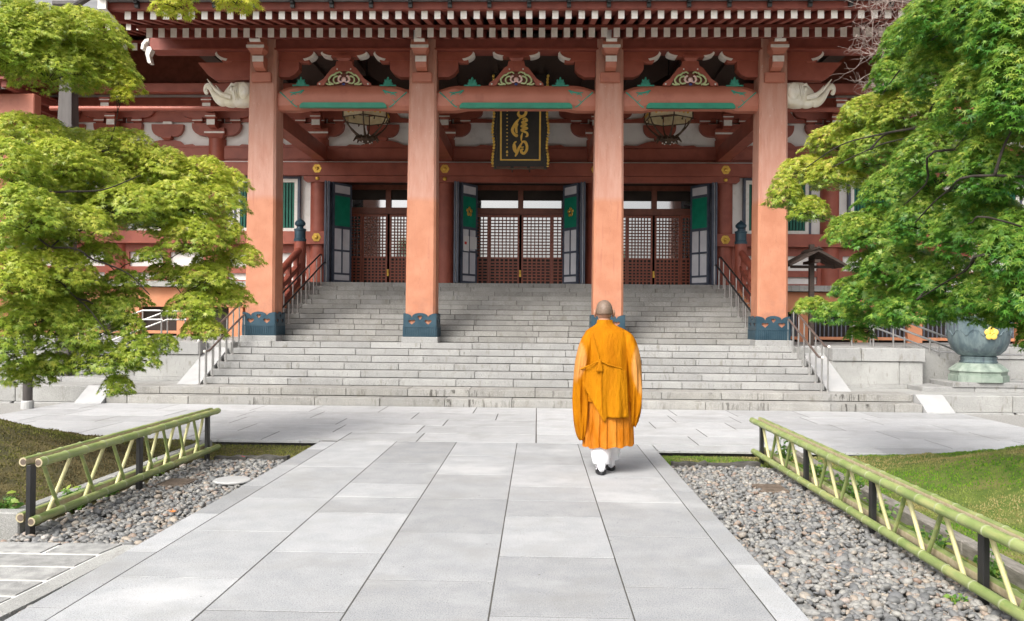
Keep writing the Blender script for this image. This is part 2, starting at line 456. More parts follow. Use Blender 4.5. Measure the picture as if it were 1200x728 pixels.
# ------------------------------------------------------------------ mesh helpers
class MB:
    def __init__(s):
        s.v = []
        s.f = []
    def add(s, verts, faces):
        o = len(s.v)
        s.v += [tuple(p) for p in verts]
        s.f += [tuple(i + o for i in fc) for fc in faces]
        return s
    def box(s, x0, x1, y0, y1, z0, z1):
        return s.add([(x0, y0, z0), (x1, y0, z0), (x1, y1, z0), (x0, y1, z0), (x0, y0, z1), (x1, y0, z1), (x1, y1, z1), (x0, y1, z1)],
                     [(0, 3, 2, 1), (4, 5, 6, 7), (0, 1, 5, 4), (1, 2, 6, 5), (2, 3, 7, 6), (3, 0, 4, 7)])
    def cbox(s, x0, x1, y0, y1, z0, z1, b):
        # box with chamfered vertical and top edges
        r = lambda k, z: [(x0 + b + k, y0 + k, z), (x1 - b - k, y0 + k, z), (x1 - k, y0 + b + k, z), (x1 - k, y1 - b - k, z),
                          (x1 - b - k, y1 - k, z), (x0 + b + k, y1 - k, z), (x0 + k, y1 - b - k, z), (x0 + k, y0 + b + k, z)]
        rings = [r(0, z0), r(0, z1 - b), r(b, z1)]
        v = sum(rings, [])
        f = [tuple(reversed(range(8)))]
        for k in (0, 8):
            f += [(k + i, k + (i + 1) % 8, k + 8 + (i + 1) % 8, k + 8 + i) for i in range(8)]
        f.append(tuple(range(16, 24)))
        return s.add(v, f)
    def ring_loft(s, rings, cap=True, closed=True):
        n = len(rings[0])
        v = [p for r in rings for p in r]
        f = []
        for k in range(len(rings) - 1):
            a, b = k * n, (k + 1) * n
            for i in range(n if closed else n - 1):
                j = (i + 1) % n
                f.append((a + i, a + j, b + j, b + i))
        if cap:
            f.append(tuple(reversed(range(n))))
            f.append(tuple(range((len(rings) - 1) * n, len(rings) * n)))
        return s.add(v, f)
    def lathe(s, prof, n=24, c=(0, 0, 0), cap=True, mod=None):
        rings = []
        for r, z in prof:
            ring = []
            for i in range(n):
                a = 2 * PI * i / n
                rr = r * (mod(a, z) if mod else 1)
                ring.append((c[0] + rr * math.cos(a), c[1] + rr * math.sin(a), c[2] + z))
            rings.append(ring)
        return s.ring_loft(rings, cap)
    def tube(s, pts, rad, n=8, cap=True, flat=None):
        pts = [Vector(p) for p in pts]
        if not hasattr(rad, '__len__'):
            rad = [rad] * len(pts)
        rings = []
        ref = None
        for i, p in enumerate(pts):
            t = (pts[min(i + 1, len(pts) - 1)] - pts[max(i - 1, 0)])
            if t.length < 1e-9:
                t = Vector((0, 0, 1))
            t.normalize()
            if ref is None:
                ref = Vector((0, 0, 1)) if abs(t.z) < .9 else Vector((0, 1, 0))
            a = (ref - t * ref.dot(t))
            if a.length < 1e-6:
                a = Vector((1, 0, 0)).cross(t)
            a.normalize()
            b = t.cross(a)
            ref = a
            rings.append([tuple(p + (a * math.cos(2 * PI * k / n) + b * math.sin(2 * PI * k / n)) * rad[i]) for k in range(n)])
        return s.ring_loft(rings, cap)
    def prism(s, prof, y0, y1, axis='y'):
        """profile of (u, v) points (counter-clockwise) extruded; axis y: (u->x, v->z); axis x: (u->y, v->z); axis z: (u->x, v->y)"""
        n = len(prof)
        if axis == 'y':
            P = lambda u, v, w: (u, w, v)
        elif axis == 'x':
            P = lambda u, v, w: (w, u, v)
        else:
            P = lambda u, v, w: (u, v, w)
        v = [P(a, b, y0) for a, b in prof] + [P(a, b, y1) for a, b in prof]
        f = [tuple(range(n)), tuple(reversed(range(n, 2 * n)))]
        f += [((i + 1) % n, i, n + i, n + (i + 1) % n) for i in range(n)]
        return s.add(v, f)
    def ball(s, c, r, nu=14, nv=9, M=None):
        r = (r, r, r) if not hasattr(r, '__len__') else r
        rings = []
        for j in range(nv + 1):
            t = PI * (j + .02 if j == 0 else (j - .02 if j == nv else j)) / nv - PI / 2
            ring = []
            for i in range(nu):
                a = 2 * PI * i / nu
                p = Vector((r[0] * math.cos(t) * math.cos(a), r[1] * math.cos(t) * math.sin(a), r[2] * math.sin(t)))
                if M:
                    p = M @ p
                ring.append((c[0] + p.x, c[1] + p.y, c[2] + p.z))
            rings.append(ring)
        return s.ring_loft(rings, True)
    def xf(s, M):
        s.v = [tuple(M @ Vector(p)) for p in s.v]
        return s
    def mesh(s, name, m, smooth=False, fix=True):
        me = bpy.data.meshes.new(name)
        me.from_pydata(s.v, [], s.f)
        if fix:
            bm = bmesh.new()
            bm.from_mesh(me)
            bmesh.ops.recalc_face_normals(bm, faces=bm.faces)
            bm.to_mesh(me)
            bm.free()
        me.materials.append(MATS[m] if isinstance(m, str) else m)
        if smooth:
            me.polygons.foreach_set('use_smooth', [True] * len(me.polygons))
            if smooth != 'full':
                me.set_sharp_from_angle(angle=R(smooth if smooth is not True else 40))
        return me

WM = {}   # world matrix of every object made here

def obj(name, data, parent=None, loc=(0, 0, 0), rot=(0, 0, 0), scl=(1, 1, 1), label=None, cat=None, group=None, kind=None):
    o = bpy.data.objects.new(name, data)
    COL.objects.link(o)
    o.location, o.rotation_euler, o.scale = loc, rot, scl
    WM[o.name] = Matrix.LocRotScale(Vector(loc), Euler(rot), Vector(scl))
    if parent is not None:
        o.parent = parent
        o.matrix_parent_inverse = WM[parent.name].inverted()
    if label:
        o['label'] = label
    if cat:
        o['category'] = cat
    if group:
        o['group'] = group
    if kind:
        o['kind'] = kind
    return o

def thing(name, loc, label, cat, group=None, kind=None):
    return obj(name, None, None, loc, label=label, cat=cat, group=group, kind=kind)

def part(name, mb, m, parent, smooth=False, **k):
    return obj(name, mb.mesh(name, m, smooth), parent, **k)

def fill_plate(outer, holes, thick, to3d):
    """flat plate with real holes: outlines in (u, v); to3d(u, v, w)"""
    bm = bmesh.new()
    es = []
    for loop in [outer] + holes:
        vs_ = [bm.verts.new((u, v, 0)) for u, v in loop]
        es += [bm.edges.new((vs_[i], vs_[(i + 1) % len(vs_)])) for i in range(len(vs_))]
    r = bmesh.ops.triangle_fill(bm, edges=es, use_beauty=True, use_dissolve=False)
    fs = [g for g in r['geom'] if isinstance(g, bmesh.types.BMFace)]
    e = bmesh.ops.extrude_face_region(bm, geom=fs)
    for g in e['geom']:
        if isinstance(g, bmesh.types.BMVert):
            g.co.z = thick
    for v in bm.verts:
        v.co = Vector(to3d(v.co.x, v.co.y, v.co.z))
    bmesh.ops.recalc_face_normals(bm, faces=bm.faces)
    mb = MB()
    bm.verts.index_update()
    mb.add([tuple(v.co) for v in bm.verts], [tuple(v.index for v in f.verts) for f in bm.faces])
    bm.free()
    return mb

def np_mesh(name, V, F, m, smooth=False, attr=None):
    """V (n,3), F (k,3) arrays -> mesh; attr: per-vertex float 'tint'"""
    me = bpy.data.meshes.new(name)
    me.vertices.add(len(V))
    me.vertices.foreach_set('co', np.asarray(V, dtype=np.float32).ravel())
    k = F.shape[1]
    me.loops.add(F.size)
    me.loops.foreach_set('vertex_index', F.astype(np.int32).ravel())
    me.polygons.add(len(F))
    me.polygons.foreach_set('loop_start', np.arange(len(F), dtype=np.int32) * k)
    me.polygons.foreach_set('loop_total', np.full(len(F), k, dtype=np.int32))
    if attr is not None:
        a = me.attributes.new('tint', 'FLOAT', 'POINT')
        a.data.foreach_set('value', np.asarray(attr, dtype=np.float32))
    me.update(calc_edges=True)
    me.materials.append(MATS[m])
    if smooth:
        me.polygons.foreach_set('use_smooth', [True] * len(me.polygons))
    return me

def rand_rot(n, rng):
    q = rng.normal(size=(n, 4))
    q /= np.linalg.norm(q, axis=1, keepdims=True)
    w, x, y, z = q.T
    return np.stack([np.stack([1 - 2 * (y * y + z * z), 2 * (x * y - z * w), 2 * (x * z + y * w)], -1),
                     np.stack([2 * (x * y + z * w), 1 - 2 * (x * x + z * z), 2 * (y * z - x * w)], -1),
                     np.stack([2 * (x * z - y * w), 2 * (y * z + x * w), 1 - 2 * (x * x + y * y)], -1)], 1)

def frames(nrm, tip):
    nrm = nrm / np.linalg.norm(nrm, axis=1, keepdims=True)
    tip = tip - nrm * (nrm * tip).sum(1, keepdims=True)
    tip /= np.linalg.norm(tip, axis=1, keepdims=True) + 1e-9
    side = np.cross(tip, nrm)
    return side, tip, nrm

def scatter(base_v, base_f, pos, side, tip, nrm, size):
    n = len(pos)
    b = np.asarray(base_v)
    V = pos[:, None, :] + size[:, None, None] * (b[None, :, 0:1] * side[:, None, :] + b[None, :, 1:2] * tip[:, None, :] + b[None, :, 2:3] * nrm[:, None, :])
    F = (np.asarray(base_f)[None] + (np.arange(n) * len(b))[:, None, None]).reshape(-1, len(base_f[0]))
    return V.reshape(-1, 3), F

def maple_leaf():
    lobes = [(0, 1.0), (42, .88), (88, .68), (132, .36)]
    pts = []
    ang = [(-92, .66), (-64, .24), (-42, .88), (-20, .30), (0, 1.0), (20, .30), (42, .88), (64, .24), (92, .66)]
    for a, r in ang:
        pts.append((r * math.sin(R(a)), r * math.cos(R(a)), -0.16 * r * r))
    v = [(0, -.05, 0)] + pts
    f = [(0, i + 1, i) for i in range(1, len(pts))]
    return v, f
LEAF_V, LEAF_F = maple_leaf()

# ------------------------------------------------------------------ ground
XC = -0.47
mb = MB()
mb.add([(-600, -600, -.14), (600, -600, -.14), (600, 900, -.14), (-600, 900, -.14)], [(0, 1, 2, 3)])
ground = obj('ground', mb.mesh('ground', 'soil'), kind='structure', label='bare brown soil under the whole temple precinct')

# ------------------------------------------------------------------ path of long granite slabs
mb = MB().box(-2.595, 1.38, 1.0, 10.3, -.12, -.0018)
path = obj('path', mb.mesh('path', 'joint'), kind='structure', label='straight granite slab path leading to the temple stairs')
XL = [-2.60, -2.395, -1.685, -.96, -.23, .50, 1.208, 1.385]
YJ = [
    [3.2, 4.31, 5.36, 6.42, 7.49, 8.56, 9.6],
    [2.6, 3.72, 4.84, 5.91, 6.99, 8.5],
    [2.0, 3.2, 4.32, 5.41, 6.51, 7.09, 7.66, 8.75],
    [2.6, 3.75, 4.87, 5.96, 7.08, 8.18, 9.30],
    [2.1, 3.2, 4.31, 5.39, 6.48, 7.05, 7.64, 8.77],
    [2.6, 3.7, 4.82, 5.93, 7.04, 8.16, 9.29],
    [3.1, 4.2, 5.31, 6.41, 7.53, 8.67, 9.93],
]
YEND = [10.22, 10.29, 10.30, 10.31, 10.31, 10.30, 10.30]
def slab(name, parent, x0, x1, y0, y1, z0, z1, m, b=.004, gap=.0035):
    cx_, cy_ = (x0 + x1) / 2, (y0 + y1) / 2
    hx, hy = (x1 - x0) / 2 - gap, (y1 - y0) / 2 - gap
    me = MB().cbox(-hx, hx, -hy, hy, z0 - z1, 0, b).mesh(name, m)
    return obj(name, me, parent, (cx_, cy_, z1 + random.uniform(-.0004, .0006)),
               (0, 0, random.uniform(-.0015, .0015)))
for c in range(7):
    ys = [1.2] + YJ[c] + [YEND[c]]
    for a, b in zip(ys[:-1], ys[1:]):
        if b - a > .02:
            slab('paving_slab', path, XL[c], XL[c + 1], a, b, -.03, 0, 'granite_path', b=.0015, gap=.0042)

# ------------------------------------------------------------------ plaza in front of the stairs
mb = MB().box(-8.0, 7.0, 10.33, 14.34, -.13, -.0018).box(1.40, 7.0, 9.92, 10.325, -.13, -.027).box(-8.0, -2.61, 10.29, 10.325, -.13, -.027)
plaza = obj('plaza', mb.mesh('plaza', 'joint'), kind='structure', label='pale granite pavement crossing in front of the stairs')
rows = [10.31, 11.06, 11.84, 12.57, 13.43, 14.335]
for i, (a, b) in enumerate(zip(rows[:-1], rows[1:])):
    for x0, x1 in ((-8.0, 0.0), (0.0, 7.0)):
        x = x0
        k = 0
        while x < x1 - .05:
            w = random.choice((.95, 1.1, 1.25, 1.5)) if k or i % 2 else .7
            if x + w > x1 - .5:
                w = x1 - x
            slab('paving_slab', plaza, x, x + w, a, b, -.03, 0, 'granite', b=.002, gap=.007)
            x += w
            k += 1
x = 1.40
while x < 6.95:
    w = min(random.choice((1.0, 1.3, 1.55)), 7.0 - x)
    slab('paving_slab', plaza, x, x + w, 9.85, 10.305, -.026, 0, 'granite', gap=.005)
    x += w
x = -8.0
while x < -2.65:
    w = min(random.choice((1.0, 1.3, 1.55)), -2.61 - x)
    if w > .04:
        slab('paving_slab', plaza, x, x + w, 10.23, 10.305, -.026, 0, 'granite', gap=.004, b=.003)
    x += w

# ------------------------------------------------------------------ stairs
def stones(parent, name, x0, x1, y0, y1, z0, z1, lo, hi, m, off=0.0, b=.006, gap=.0045):
    x = x0
    first = True
    while x < x1 - 1e-3:
        w = random.uniform(lo, hi)
        if first:
            w *= (.35 + .65 * off)
            first = False
        if x + w > x1 - lo * .35:
            w = x1 - x
        hx = w / 2 - gap
        me = MB().cbox(-hx, hx, 0, y1 - y0, z0, z1, b).mesh(name, m)
        obj(name, me, parent, (x + w / 2, y0 + random.uniform(-.003, .003), random.uniform(-.002, .002)))
        x += w

RA, RB, RC = .131, .122, .115
ZL = 2 * RA                       # landing .262
ZP = ZL + 6 * RB                  # pillar terrace .994
ZF = ZP + 12 * RC                 # hall floor 2.374
YA, YB, YCC = 14.35, 15.3, 17.55
TA, TB, TC = .36, .34, .34
YTOP = YCC + 11 * TC              # 21.29
stairs = thing('stone_stairs', (XC, YA, 0), 'wide grey granite stairs in three flights rising to the temple doors', 'stairs')
core = MB()
core.box(XC - 6.86, XC + 6.86, YA + .03, 14.8, -.1, RA - .02).box(XC - 6.86, XC + 6.86, YA + TA + .03, 15.4, 0, ZL - .02)
for i in range(6):
    core.box(XC - 5.57, XC + 5.57, YB + i * TB + .03, 17.8, ZL - .1, ZL + (i + 1) * RB - .02)
for i in range(12):
    core.box(XC - 5.52, XC + 5.52, YCC + i * TC + .03, YTOP + .2, ZP - .1, ZP + (i + 1) * RC - .02)
part('stair_core', core, 'joint', stairs)
for i in range(2):
    stones(stairs, 'step_stone', XC - 6.87, XC + 6.87, YA + i * TA, YA + (i + 1) * TA + (.25 if i else .02), i * RA + .013 - (.013 + .05 if i == 0 else 0), (i + 1) * RA, 1.02, 1.14, 'granite_low', off=(i * .6) % 1)
for i in range(6):
    stones(stairs, 'step_stone', XC - 5.58, XC + 5.58, YB + i * TB, YB + (i + 1) * TB + (.2 if i == 5 else .02), ZL + i * RB + .013, ZL + (i + 1) * RB, .98, 1.08, 'granite_step', off=(i * .47 + .2) % 1)
for i in range(12):
    stones(stairs, 'step_stone', XC - 5.53, XC + 5.53, YCC + i * TC, YCC + (i + 1) * TC + .02, ZP + i * RC + .011, ZP + (i + 1) * RC, .62, 1.30, 'granite_upper', off=(i * .37 + .3) % 1)
for s in (-1, 1):
    # sloping cheek slabs of the two lower flights
    x0, x1 = sorted((XC + s * 5.60, XC + s * 6.0))
    part('cheek_slab', MB().prism([(YB - .12, ZL + .002), (YB - .08, ZL + .002), (17.0, ZP - .06), (17.0, ZP + .012), (16.93, ZP + .012)], x0, x1, 'x'), 'white_stone', stairs)
    part('cheek_wall', MB().prism([(YB - .06, ZL + .002), (17.0, ZL + .002), (17.0, ZP - .06)], x0 + .01, x1 - .01, 'x'), 'granite_wall', stairs)
    x0, x1 = sorted((XC + s * 6.88, XC + s * 7.34))
    part('ramp_stone', MB().prism([(YA - .14, -.03), (14.74, -.03), (14.74, ZL + .006), (14.66, ZL + .006), (YA - .14, .012)], x0, x1, 'x'), 'white_stone', stairs)

# ------------------------------------------------------------------ terrace walls left and right of the stairs
for s, side in ((1, 'bronze water bowl'), (-1, 'grey lamp post')):
    wall = thing('terrace_wall', (XC + s * 8, 14.7, 0), 'low grey granite terrace wall beside the stairs, on the side of the %s' % side, 'wall')
    def bx(name, xa, xb, y0, y1, z0, z1, m, b=.01):
        a, c = sorted((XC + s * xa, XC + s * xb))
        return part(name, MB().cbox(a, c, y0, y1, z0, z1, b), m, wall)
    # landing body and its front course
    bx('landing', 7.36, 18, 14.90, 22, -.1, ZL - .012, 'granite_wall')
    bx('landing', 5.6, 7.36, 14.97, 17.0, -.1, ZL - .012, 'granite_wall')
    x = 7.37
    while x < 16:
        w = random.uniform(1.15, 1.35)
        bx('wall_stone', x, x + w - .008, 14.68, 15.02, -.02, ZL - .004, 'granite_wall')
        bx('footing_stone', x + .05, x + w - .004, 14.63, 14.95, -.13, -.028, 'granite_step')
        x += w
    # low plinth course on the landing
    x = 7.40
    while x < 12.5:
        bx('plinth_stone', x, x + .92, 15.55, 17.9, ZL - .01, ZL + .075, 'granite_step')
        x += .928
    # upper terrace wall: plinth, two blocks, two cap stones
    bx('plinth_stone', 6.01, 7.40, 16.17, 16.5, ZL - .01, ZL + .062, 'granite_wall')
    bx('wall_stone', 6.01, 7.26, 16.20, 16.55, ZL + .066, .754, 'granite_wall')
    bx('wall_stone', 7.268, 7.70, 16.205, 16.55, ZL + .066, .754, 'granite_wall')
    bx('cap_stone', 6.01, 6.55, 16.17, 16.62, .762, ZP + .005, 'granite_step')
    bx('cap_stone', 6.558, 7.73, 16.17, 16.62, .762, ZP + .005, 'granite_step')
    bx('terrace_body', 5.54, 7.69, 16.63, 22, ZL - .01, ZP - .01, 'granite_wall')
    bx('terrace_body', 7.71, 18, 18.02, 22, ZL - .01, ZP - .01, 'granite_wall')
    # side stair beyond the terrace: sloping parapet going down away from the main stairs
    for y0, nm in ((16.56, 'parapet'), (17.72, 'parapet')):
        a, c = 7.74, 9.3
        pr = [(XC + s * a, ZL), (XC + s * c, ZL), (XC + s * c, ZL + .16), (XC + s * a, ZP + .0)]
        part(nm, MB().prism(pr, y0 + .0, y0 + .26), 'granite_wall', wall)
    for k in range(5):
        bx('side_step', 7.72, 7.72 + .3 * (5 - k), 16.84, 17.70, ZL + k * .14, ZL + (k + 1) * .14 - .003, 'granite_step')
    x = 9.32
    while x < 14:
        bx('cap_stone', x, x + 1.2, 17.70, 18.1, .762, ZP + .004, 'granite_step')
        bx('wall_stone', x, x + 1.2, 17.73, 18.01, ZL + .08, .757, 'granite_wall')
        x += 1.208

# ------------------------------------------------------------------ gravel beds
def ico(sub):
    bm = bmesh.new()
    bmesh.ops.create_icosphere(bm, subdivisions=sub, radius=1)
    v = [tuple(p.co) for p in bm.verts]
    bm.verts.index_update()
    f = [tuple(p.index for p in q.verts) for q in bm.faces]
    bm.free()
    return np.array(v), f
def pebbles(inside, x0, x1, y0, y1, dens, seed, zb=-.068, sub=2):
    rng = np.random.default_rng(seed)
    n = int((x1 - x0) * (y1 - y0) * dens)
    P = np.stack([rng.uniform(x0, x1, n), rng.uniform(y0, y1, n)], 1)
    P = P[[inside(a, b) for a, b in P]]
    n = len(P)
    r = np.clip(rng.lognormal(math.log(.0158), .33, n), .008, .034)
    bv, bf = ico(sub)
    sc = np.stack([rng.uniform(.95, 1.45, n), rng.uniform(.75, 1.05, n), rng.uniform(.5, .8, n)], 1) * r[:, None]
    # lumpy pebble: bend the sphere with a few random cosines
    k = rng.normal(size=(n, 3)) * 1.3
    ph = rng.uniform(0, 6.28, n)
    lump = 1 + .13 * np.sin((bv[None] * k[:, None]).sum(-1) * 1.7 + ph[:, None])
    L = bv[None] * lump[..., None] * sc[:, None, :]
    # lie mostly flat: small tilt + free yaw
    yaw = rng.uniform(0, 6.28, n)
    tilt = rng.normal(0, .22, (n, 2))
    cz, sz = np.cos(yaw), np.sin(yaw)
    Xr = L[..., 0] * cz[:, None] - L[..., 1] * sz[:, None]
    Yr = L[..., 0] * sz[:, None] + L[..., 1] * cz[:, None]
    Zr = L[..., 2] + Xr * tilt[:, 0:1] + Yr * tilt[:, 1:2]
    zc = zb + sc[:, 2] * .8 + rng.uniform(0, .024, n)
    V = np.stack([Xr + P[:, 0:1], Yr + P[:, 1:2], Zr + zc[:, None]], -1).reshape(-1, 3)
    F = (np.array(bf)[None] + (np.arange(n) * len(bv))[:, None, None]).reshape(-1, 3)
    return V, F
def pebble_bed(label, inside, x0, x1, y0, ym, y1, dens, seed):
    # near pebbles round, farther ones simpler
    V1, F1 = pebbles(inside, x0, x1, y0, ym, dens, seed, sub=2)
    V2, F2 = pebbles(inside, x0, x1, ym, y1, dens, seed + 50, sub=1)
    me = np_mesh('gravel', np.concatenate([V1, V2]), np.concatenate([F1, F2 + len(V1)]), 'pebble', smooth=True)
    return obj('gravel', me, label=label, cat='gravel', kind='stuff')
def bed(x0, x1, y0, y1, z, name, m='soil', res=.12, amp=.008):
    nx, ny = max(2, int((x1 - x0) / res)), max(2, int((y1 - y0) / res))
    v = []
    for j in range(ny + 1):
        for i in range(nx + 1):
            x, y = x0 + (x1 - x0) * i / nx, y0 + (y1 - y0) * j / ny
            v.append((x, y, z + amp * noise.noise((x * 4, y * 4, 1))))
    f = [(j * (nx + 1) + i, j * (nx + 1) + i + 1, (j + 1) * (nx + 1) + i + 1, (j + 1) * (nx + 1) + i) for j in range(ny) for i in range(nx)]
    return obj(name, MB().add(v, f).mesh(name, m, True), kind='structure')
bed(-3.62, -2.60, 4.0, 9.10, -.075, 'gravel_bed_soil', 'joint')['label'] = 'dark bed under the pebbles beside the curved pavement'
bed(1.386, 2.66, 2.2, 9.12, -.075, 'gravel_bed_soil', 'joint')['label'] = 'dark bed under the pebbles beside the moss mound'
def kerb_x(y):
    t = max(0, (y - 4.6) / .95)
    return -2.68 + .045 * math.sin(min(1, max(0, (y - 4.1) / 1.4)) * PI) + (.09 * t * t if y > 4.6 else 0) - .0
pebble_bed('grey and tan pebble bed between the granite path and the bamboo fence with three posts',
           lambda x, y: (y > 5.60 or x > kerb_x(y) + .012) and not (abs(x + 3.28) < .12 and abs(y - 7.72) < .16) and math.hypot(x + 2.79, y - 7.78) > .15, -3.60, -2.612, 4.0, 6.3, 9.04, 1750, 5)
pebble_bed('grey and tan pebble bed between the granite path and the bamboo fence before the green moss mound',
           lambda x, y: not (abs(x - 2.14) < .12 and abs(y - 7.86) < .16), 1.40, 2.62, 3.7, 6.0, 9.02, 1750, 6)
mat('gravel_far', (0.20, 0.20, 0.19), (0.42, 0.41, 0.39), scale=55, rough=0.9, bump=0.8, bscale=55, detail=3)
for a, b, c, d in ((7.02, 14.0, 8, 14.66), (-15, -8.02, 8, 14.66)):
    bed(a, b, c, d, -.055, 'gravel_yard', 'gravel_far', res=.5)

# edging stones at the far end of the pebble beds
for i, (x0, x1) in enumerate(((1.44, 1.80), (1.81, 2.36), (-3.45, -3.10), (-3.09, -2.66))):
    pr = [(x0 + (x1 - x0) * t, -.005 + random.uniform(-.018, .014)) for t in (0, .2, .4, .6, .8, 1)]
    prof = [(x0, -.1)] + [(x1, -.1)] + pr[::-1]
    o = part('edging_stone', MB().prism(prof, 9.06, 9.17), 'dark_stone', None)
    o['label'] = ['short dark weathered edging stone against the path near the green moss mound', 'longer dark weathered edging stone touching the bamboo fence by the moss mound',
                  'dark weathered edging stone touching the three-post bamboo fence', 'dark weathered edging stone against the path near the white disc'][i]
    o['category'] = 'edging stone'

# ------------------------------------------------------------------ curved side pavement with white mortar
sw = MB()
ys_ = [3.4 + .1 * i for i in range(22)] + [5.57]
v = [(-6.5, y, -.028) for y in ys_] + [(kerb_x(y) - .012, y, -.028) for y in ys_]
n = len(ys_)
sw.add(v + [(a, b, -.14) for a, b, c in v], [(i, n + i, n + i + 1, i + 1) for i in range(n - 1)] + [(n + i, 3 * n + i, 3 * n + i + 1, n + i + 1) for i in range(n - 1)]
       + [(n - 1, 2 * n - 1, 4 * n - 1, 3 * n - 1)])
side_pave = obj('pavement', sw.mesh('pavement', 'mortar'), kind='structure', label='curved side pavement of dark stone setts with wide white mortar joints')
yy = 3.45
i = 0
while yy < 5.5:
    w = .272
    x = kerb_x(yy + w / 2) - .145
    k = 0
    while x > -5.2:
        lw = random.uniform(.58, .92) * (.6 if (k == 0 and i % 2) else 1)
        xa = [(x - lw + .018, yy + .020), (kerb_x(yy) - .17 if k == 0 else x - .018, yy + .020), (kerb_x(yy + w) - .17 if k == 0 else x - .018, yy + w - .020), (x - lw + .018, yy + w - .020)]
        part('sett', MB().prism(xa, -.05, -.021 + random.uniform(-.002, .002), 'z'), 'paver', side_pave)
        x -= lw
        k += 1
    yy += w
    i += 1
kys = [3.4, 3.85, 4.27, 4.7, 5.12, 5.57]
for a, b in zip(kys[:-1], kys[1:]):
    st = [a + (b - a) * t for t in (.01, .25, .5, .75, .99)]
    pr = [(kerb_x(y), y) for y in st] + [(kerb_x(y) - .13, y) for y in reversed(st)]
    part('kerb_stone', MB().prism(pr, -.09, -.014, 'z'), 'granite_wall', side_pave)

# ------------------------------------------------------------------ moss ground, mounds and kerbs
def hgt_r(x, y):
    d = math.exp(-(((x - 5.6) / 1.9) ** 2 + ((y - 7.9) / 1.35) ** 2))
    return -.085 + .025 * min(1, max(0, (y - 9.12) / .08)) + .52 * d * min(1, max(0, (x - 2.98) / 1.1)) + (.03 * noise.noise((x * 2.2, y * 2.2, 0)) + .018 * noise.noise((x * 7, y * 7, 2))) * min(1, max(0, (x - 3) / .5)) + .02 * max(0, min(1, (x - 3) / .4))
def hgt_l(x, y):
    d = math.exp(-(((x + 5.9) / 1.55) ** 2 + ((y - 7.9) / 1.5) ** 2))
    return -.085 + .025 * min(1, max(0, (y - 9.12) / .08)) + .62 * d * min(1, max(0, (-3.75 - x) / .8)) + (.03 * noise.noise((x * 2.2, y * 2.2, 4)) + .018 * noise.noise((x * 7, y * 7, 6))) * min(1, max(0, (-3.8 - x) / .5)) + .03 * max(0, min(1, (-3.75 - x) / .3))
def terrain(name, label, h, x0, x1, y0, y1, m, res=.08):
    nx, ny = int((x1 - x0) / res), int((y1 - y0) / res)
    v = [(x0 + (x1 - x0) * i / nx, y0 + (y1 - y0) * j / ny, h(x0 + (x1 - x0) * i / nx, y0 + (y1 - y0) * j / ny)) for j in range(ny + 1) for i in range(nx + 1)]
    f = [(j * (nx + 1) + i, j * (nx + 1) + i + 1, (j + 1) * (nx + 1) + i + 1, (j + 1) * (nx + 1) + i) for j in range(ny) for i in range(nx)]
    return obj(name, MB().add(v, f).mesh(name, m, 'full'), kind='structure', label=label)
def mossy(nt, L, out, geo):
    f = thresh(nt, L, geo, 1.3, .50, .66, detail=6)
    return mixc(nt, L, f, out, (0.20, 0.17, 0.06))
mat('moss_ground', (0.07, 0.12, 0.012), (0.13, 0.165, 0.03), scale=9, rough=.95, bump=.8, bscale=70, extra=mossy)
mat('moss_ground_dry', (0.055, 0.05, 0.018), (0.12, 0.095, 0.035), scale=6, rough=.95, bump=.8, bscale=70)
terrain('moss_mound', 'low green mossy mound behind the bamboo fence with four posts', hgt_r, 1.40, 9.0, 2.5, 9.84, 'moss_ground')
terrain('moss_mound', 'brownish mossy mound behind the bamboo fence with three posts', hgt_l, -9.0, -2.61, 5.6, 10.22, 'moss_ground_dry')

def tufts(name, label, h, x0, x1, y0, y1, n, m, seed, keep, tintf, size=(.008, .022)):
    rng = np.random.default_rng(seed)
    P = np.stack([rng.uniform(x0, x1, n), rng.uniform(y0, y1, n)], 1)
    P = P[[keep(a, b, rng) for a, b in P]]
    n = len(P)
    pos = np.array([(a, b, h(a, b) - .003) for a, b in P])
    up = np.stack([rng.normal(0, .5, n), rng.normal(0, .5, n), np.ones(n)], 1)
    nr = np.stack([rng.normal(0, 1, n), rng.normal(0, 1, n), rng.uniform(0, .3, n)], 1)
    s, t, q = frames(nr, up)
    bv = [(-.35, 0, 0), (.35, 0, 0), (.2, .6, .1), (0, 1.1, .25), (-.2, .6, .1)]
    bf = [(0, 1, 2), (0, 2, 4), (4, 2, 3)]
    sz = rng.uniform(size[0], size[1], n)
    V, F = scatter(bv, bf, pos, s, t, q, sz)
    tint = np.repeat(np.array([tintf(a, b) for a, b in P]) , len(bv))
    return obj(name, np_mesh(name, V, F, m, attr=tint), label=label, cat='moss', kind='stuff')
def keep_r(a, b, rng):
    return (a > 3.02 and b < 9.83) or (b > 9.2 and b < 9.84)
def patch(a, b, k=0.0):
    t = .5 + .9 * noise.noise((a * .9 + k, b * .9, 3)) + .35 * noise.noise((a * 3, b * 3, 8 + k))
    return t
tufts('moss', 'green and straw-coloured moss carpet covering the mound behind the four-post bamboo fence', hgt_r, 1.42, 8.6, 4.0, 9.83, 130000, 'moss_green', 3, keep_r,
      lambda a, b: min(1, max(0, (patch(a, b) - .50) * 3.2 + (.75 if b > 9.15 and a < 3.6 else 0))))
tufts('moss', 'dry brown and olive moss covering the mound behind the three-post bamboo fence', hgt_l, -8.4, -2.63, 5.9, 10.22, 90000, 'moss_brown', 4,
      lambda a, b, rng: a < -3.85 or b > 9.2, lambda a, b: min(1, max(0, (patch(a, b, 5) - .55) * 2 + (1.0 if b > 9.15 and a > -4.6 else 0))))

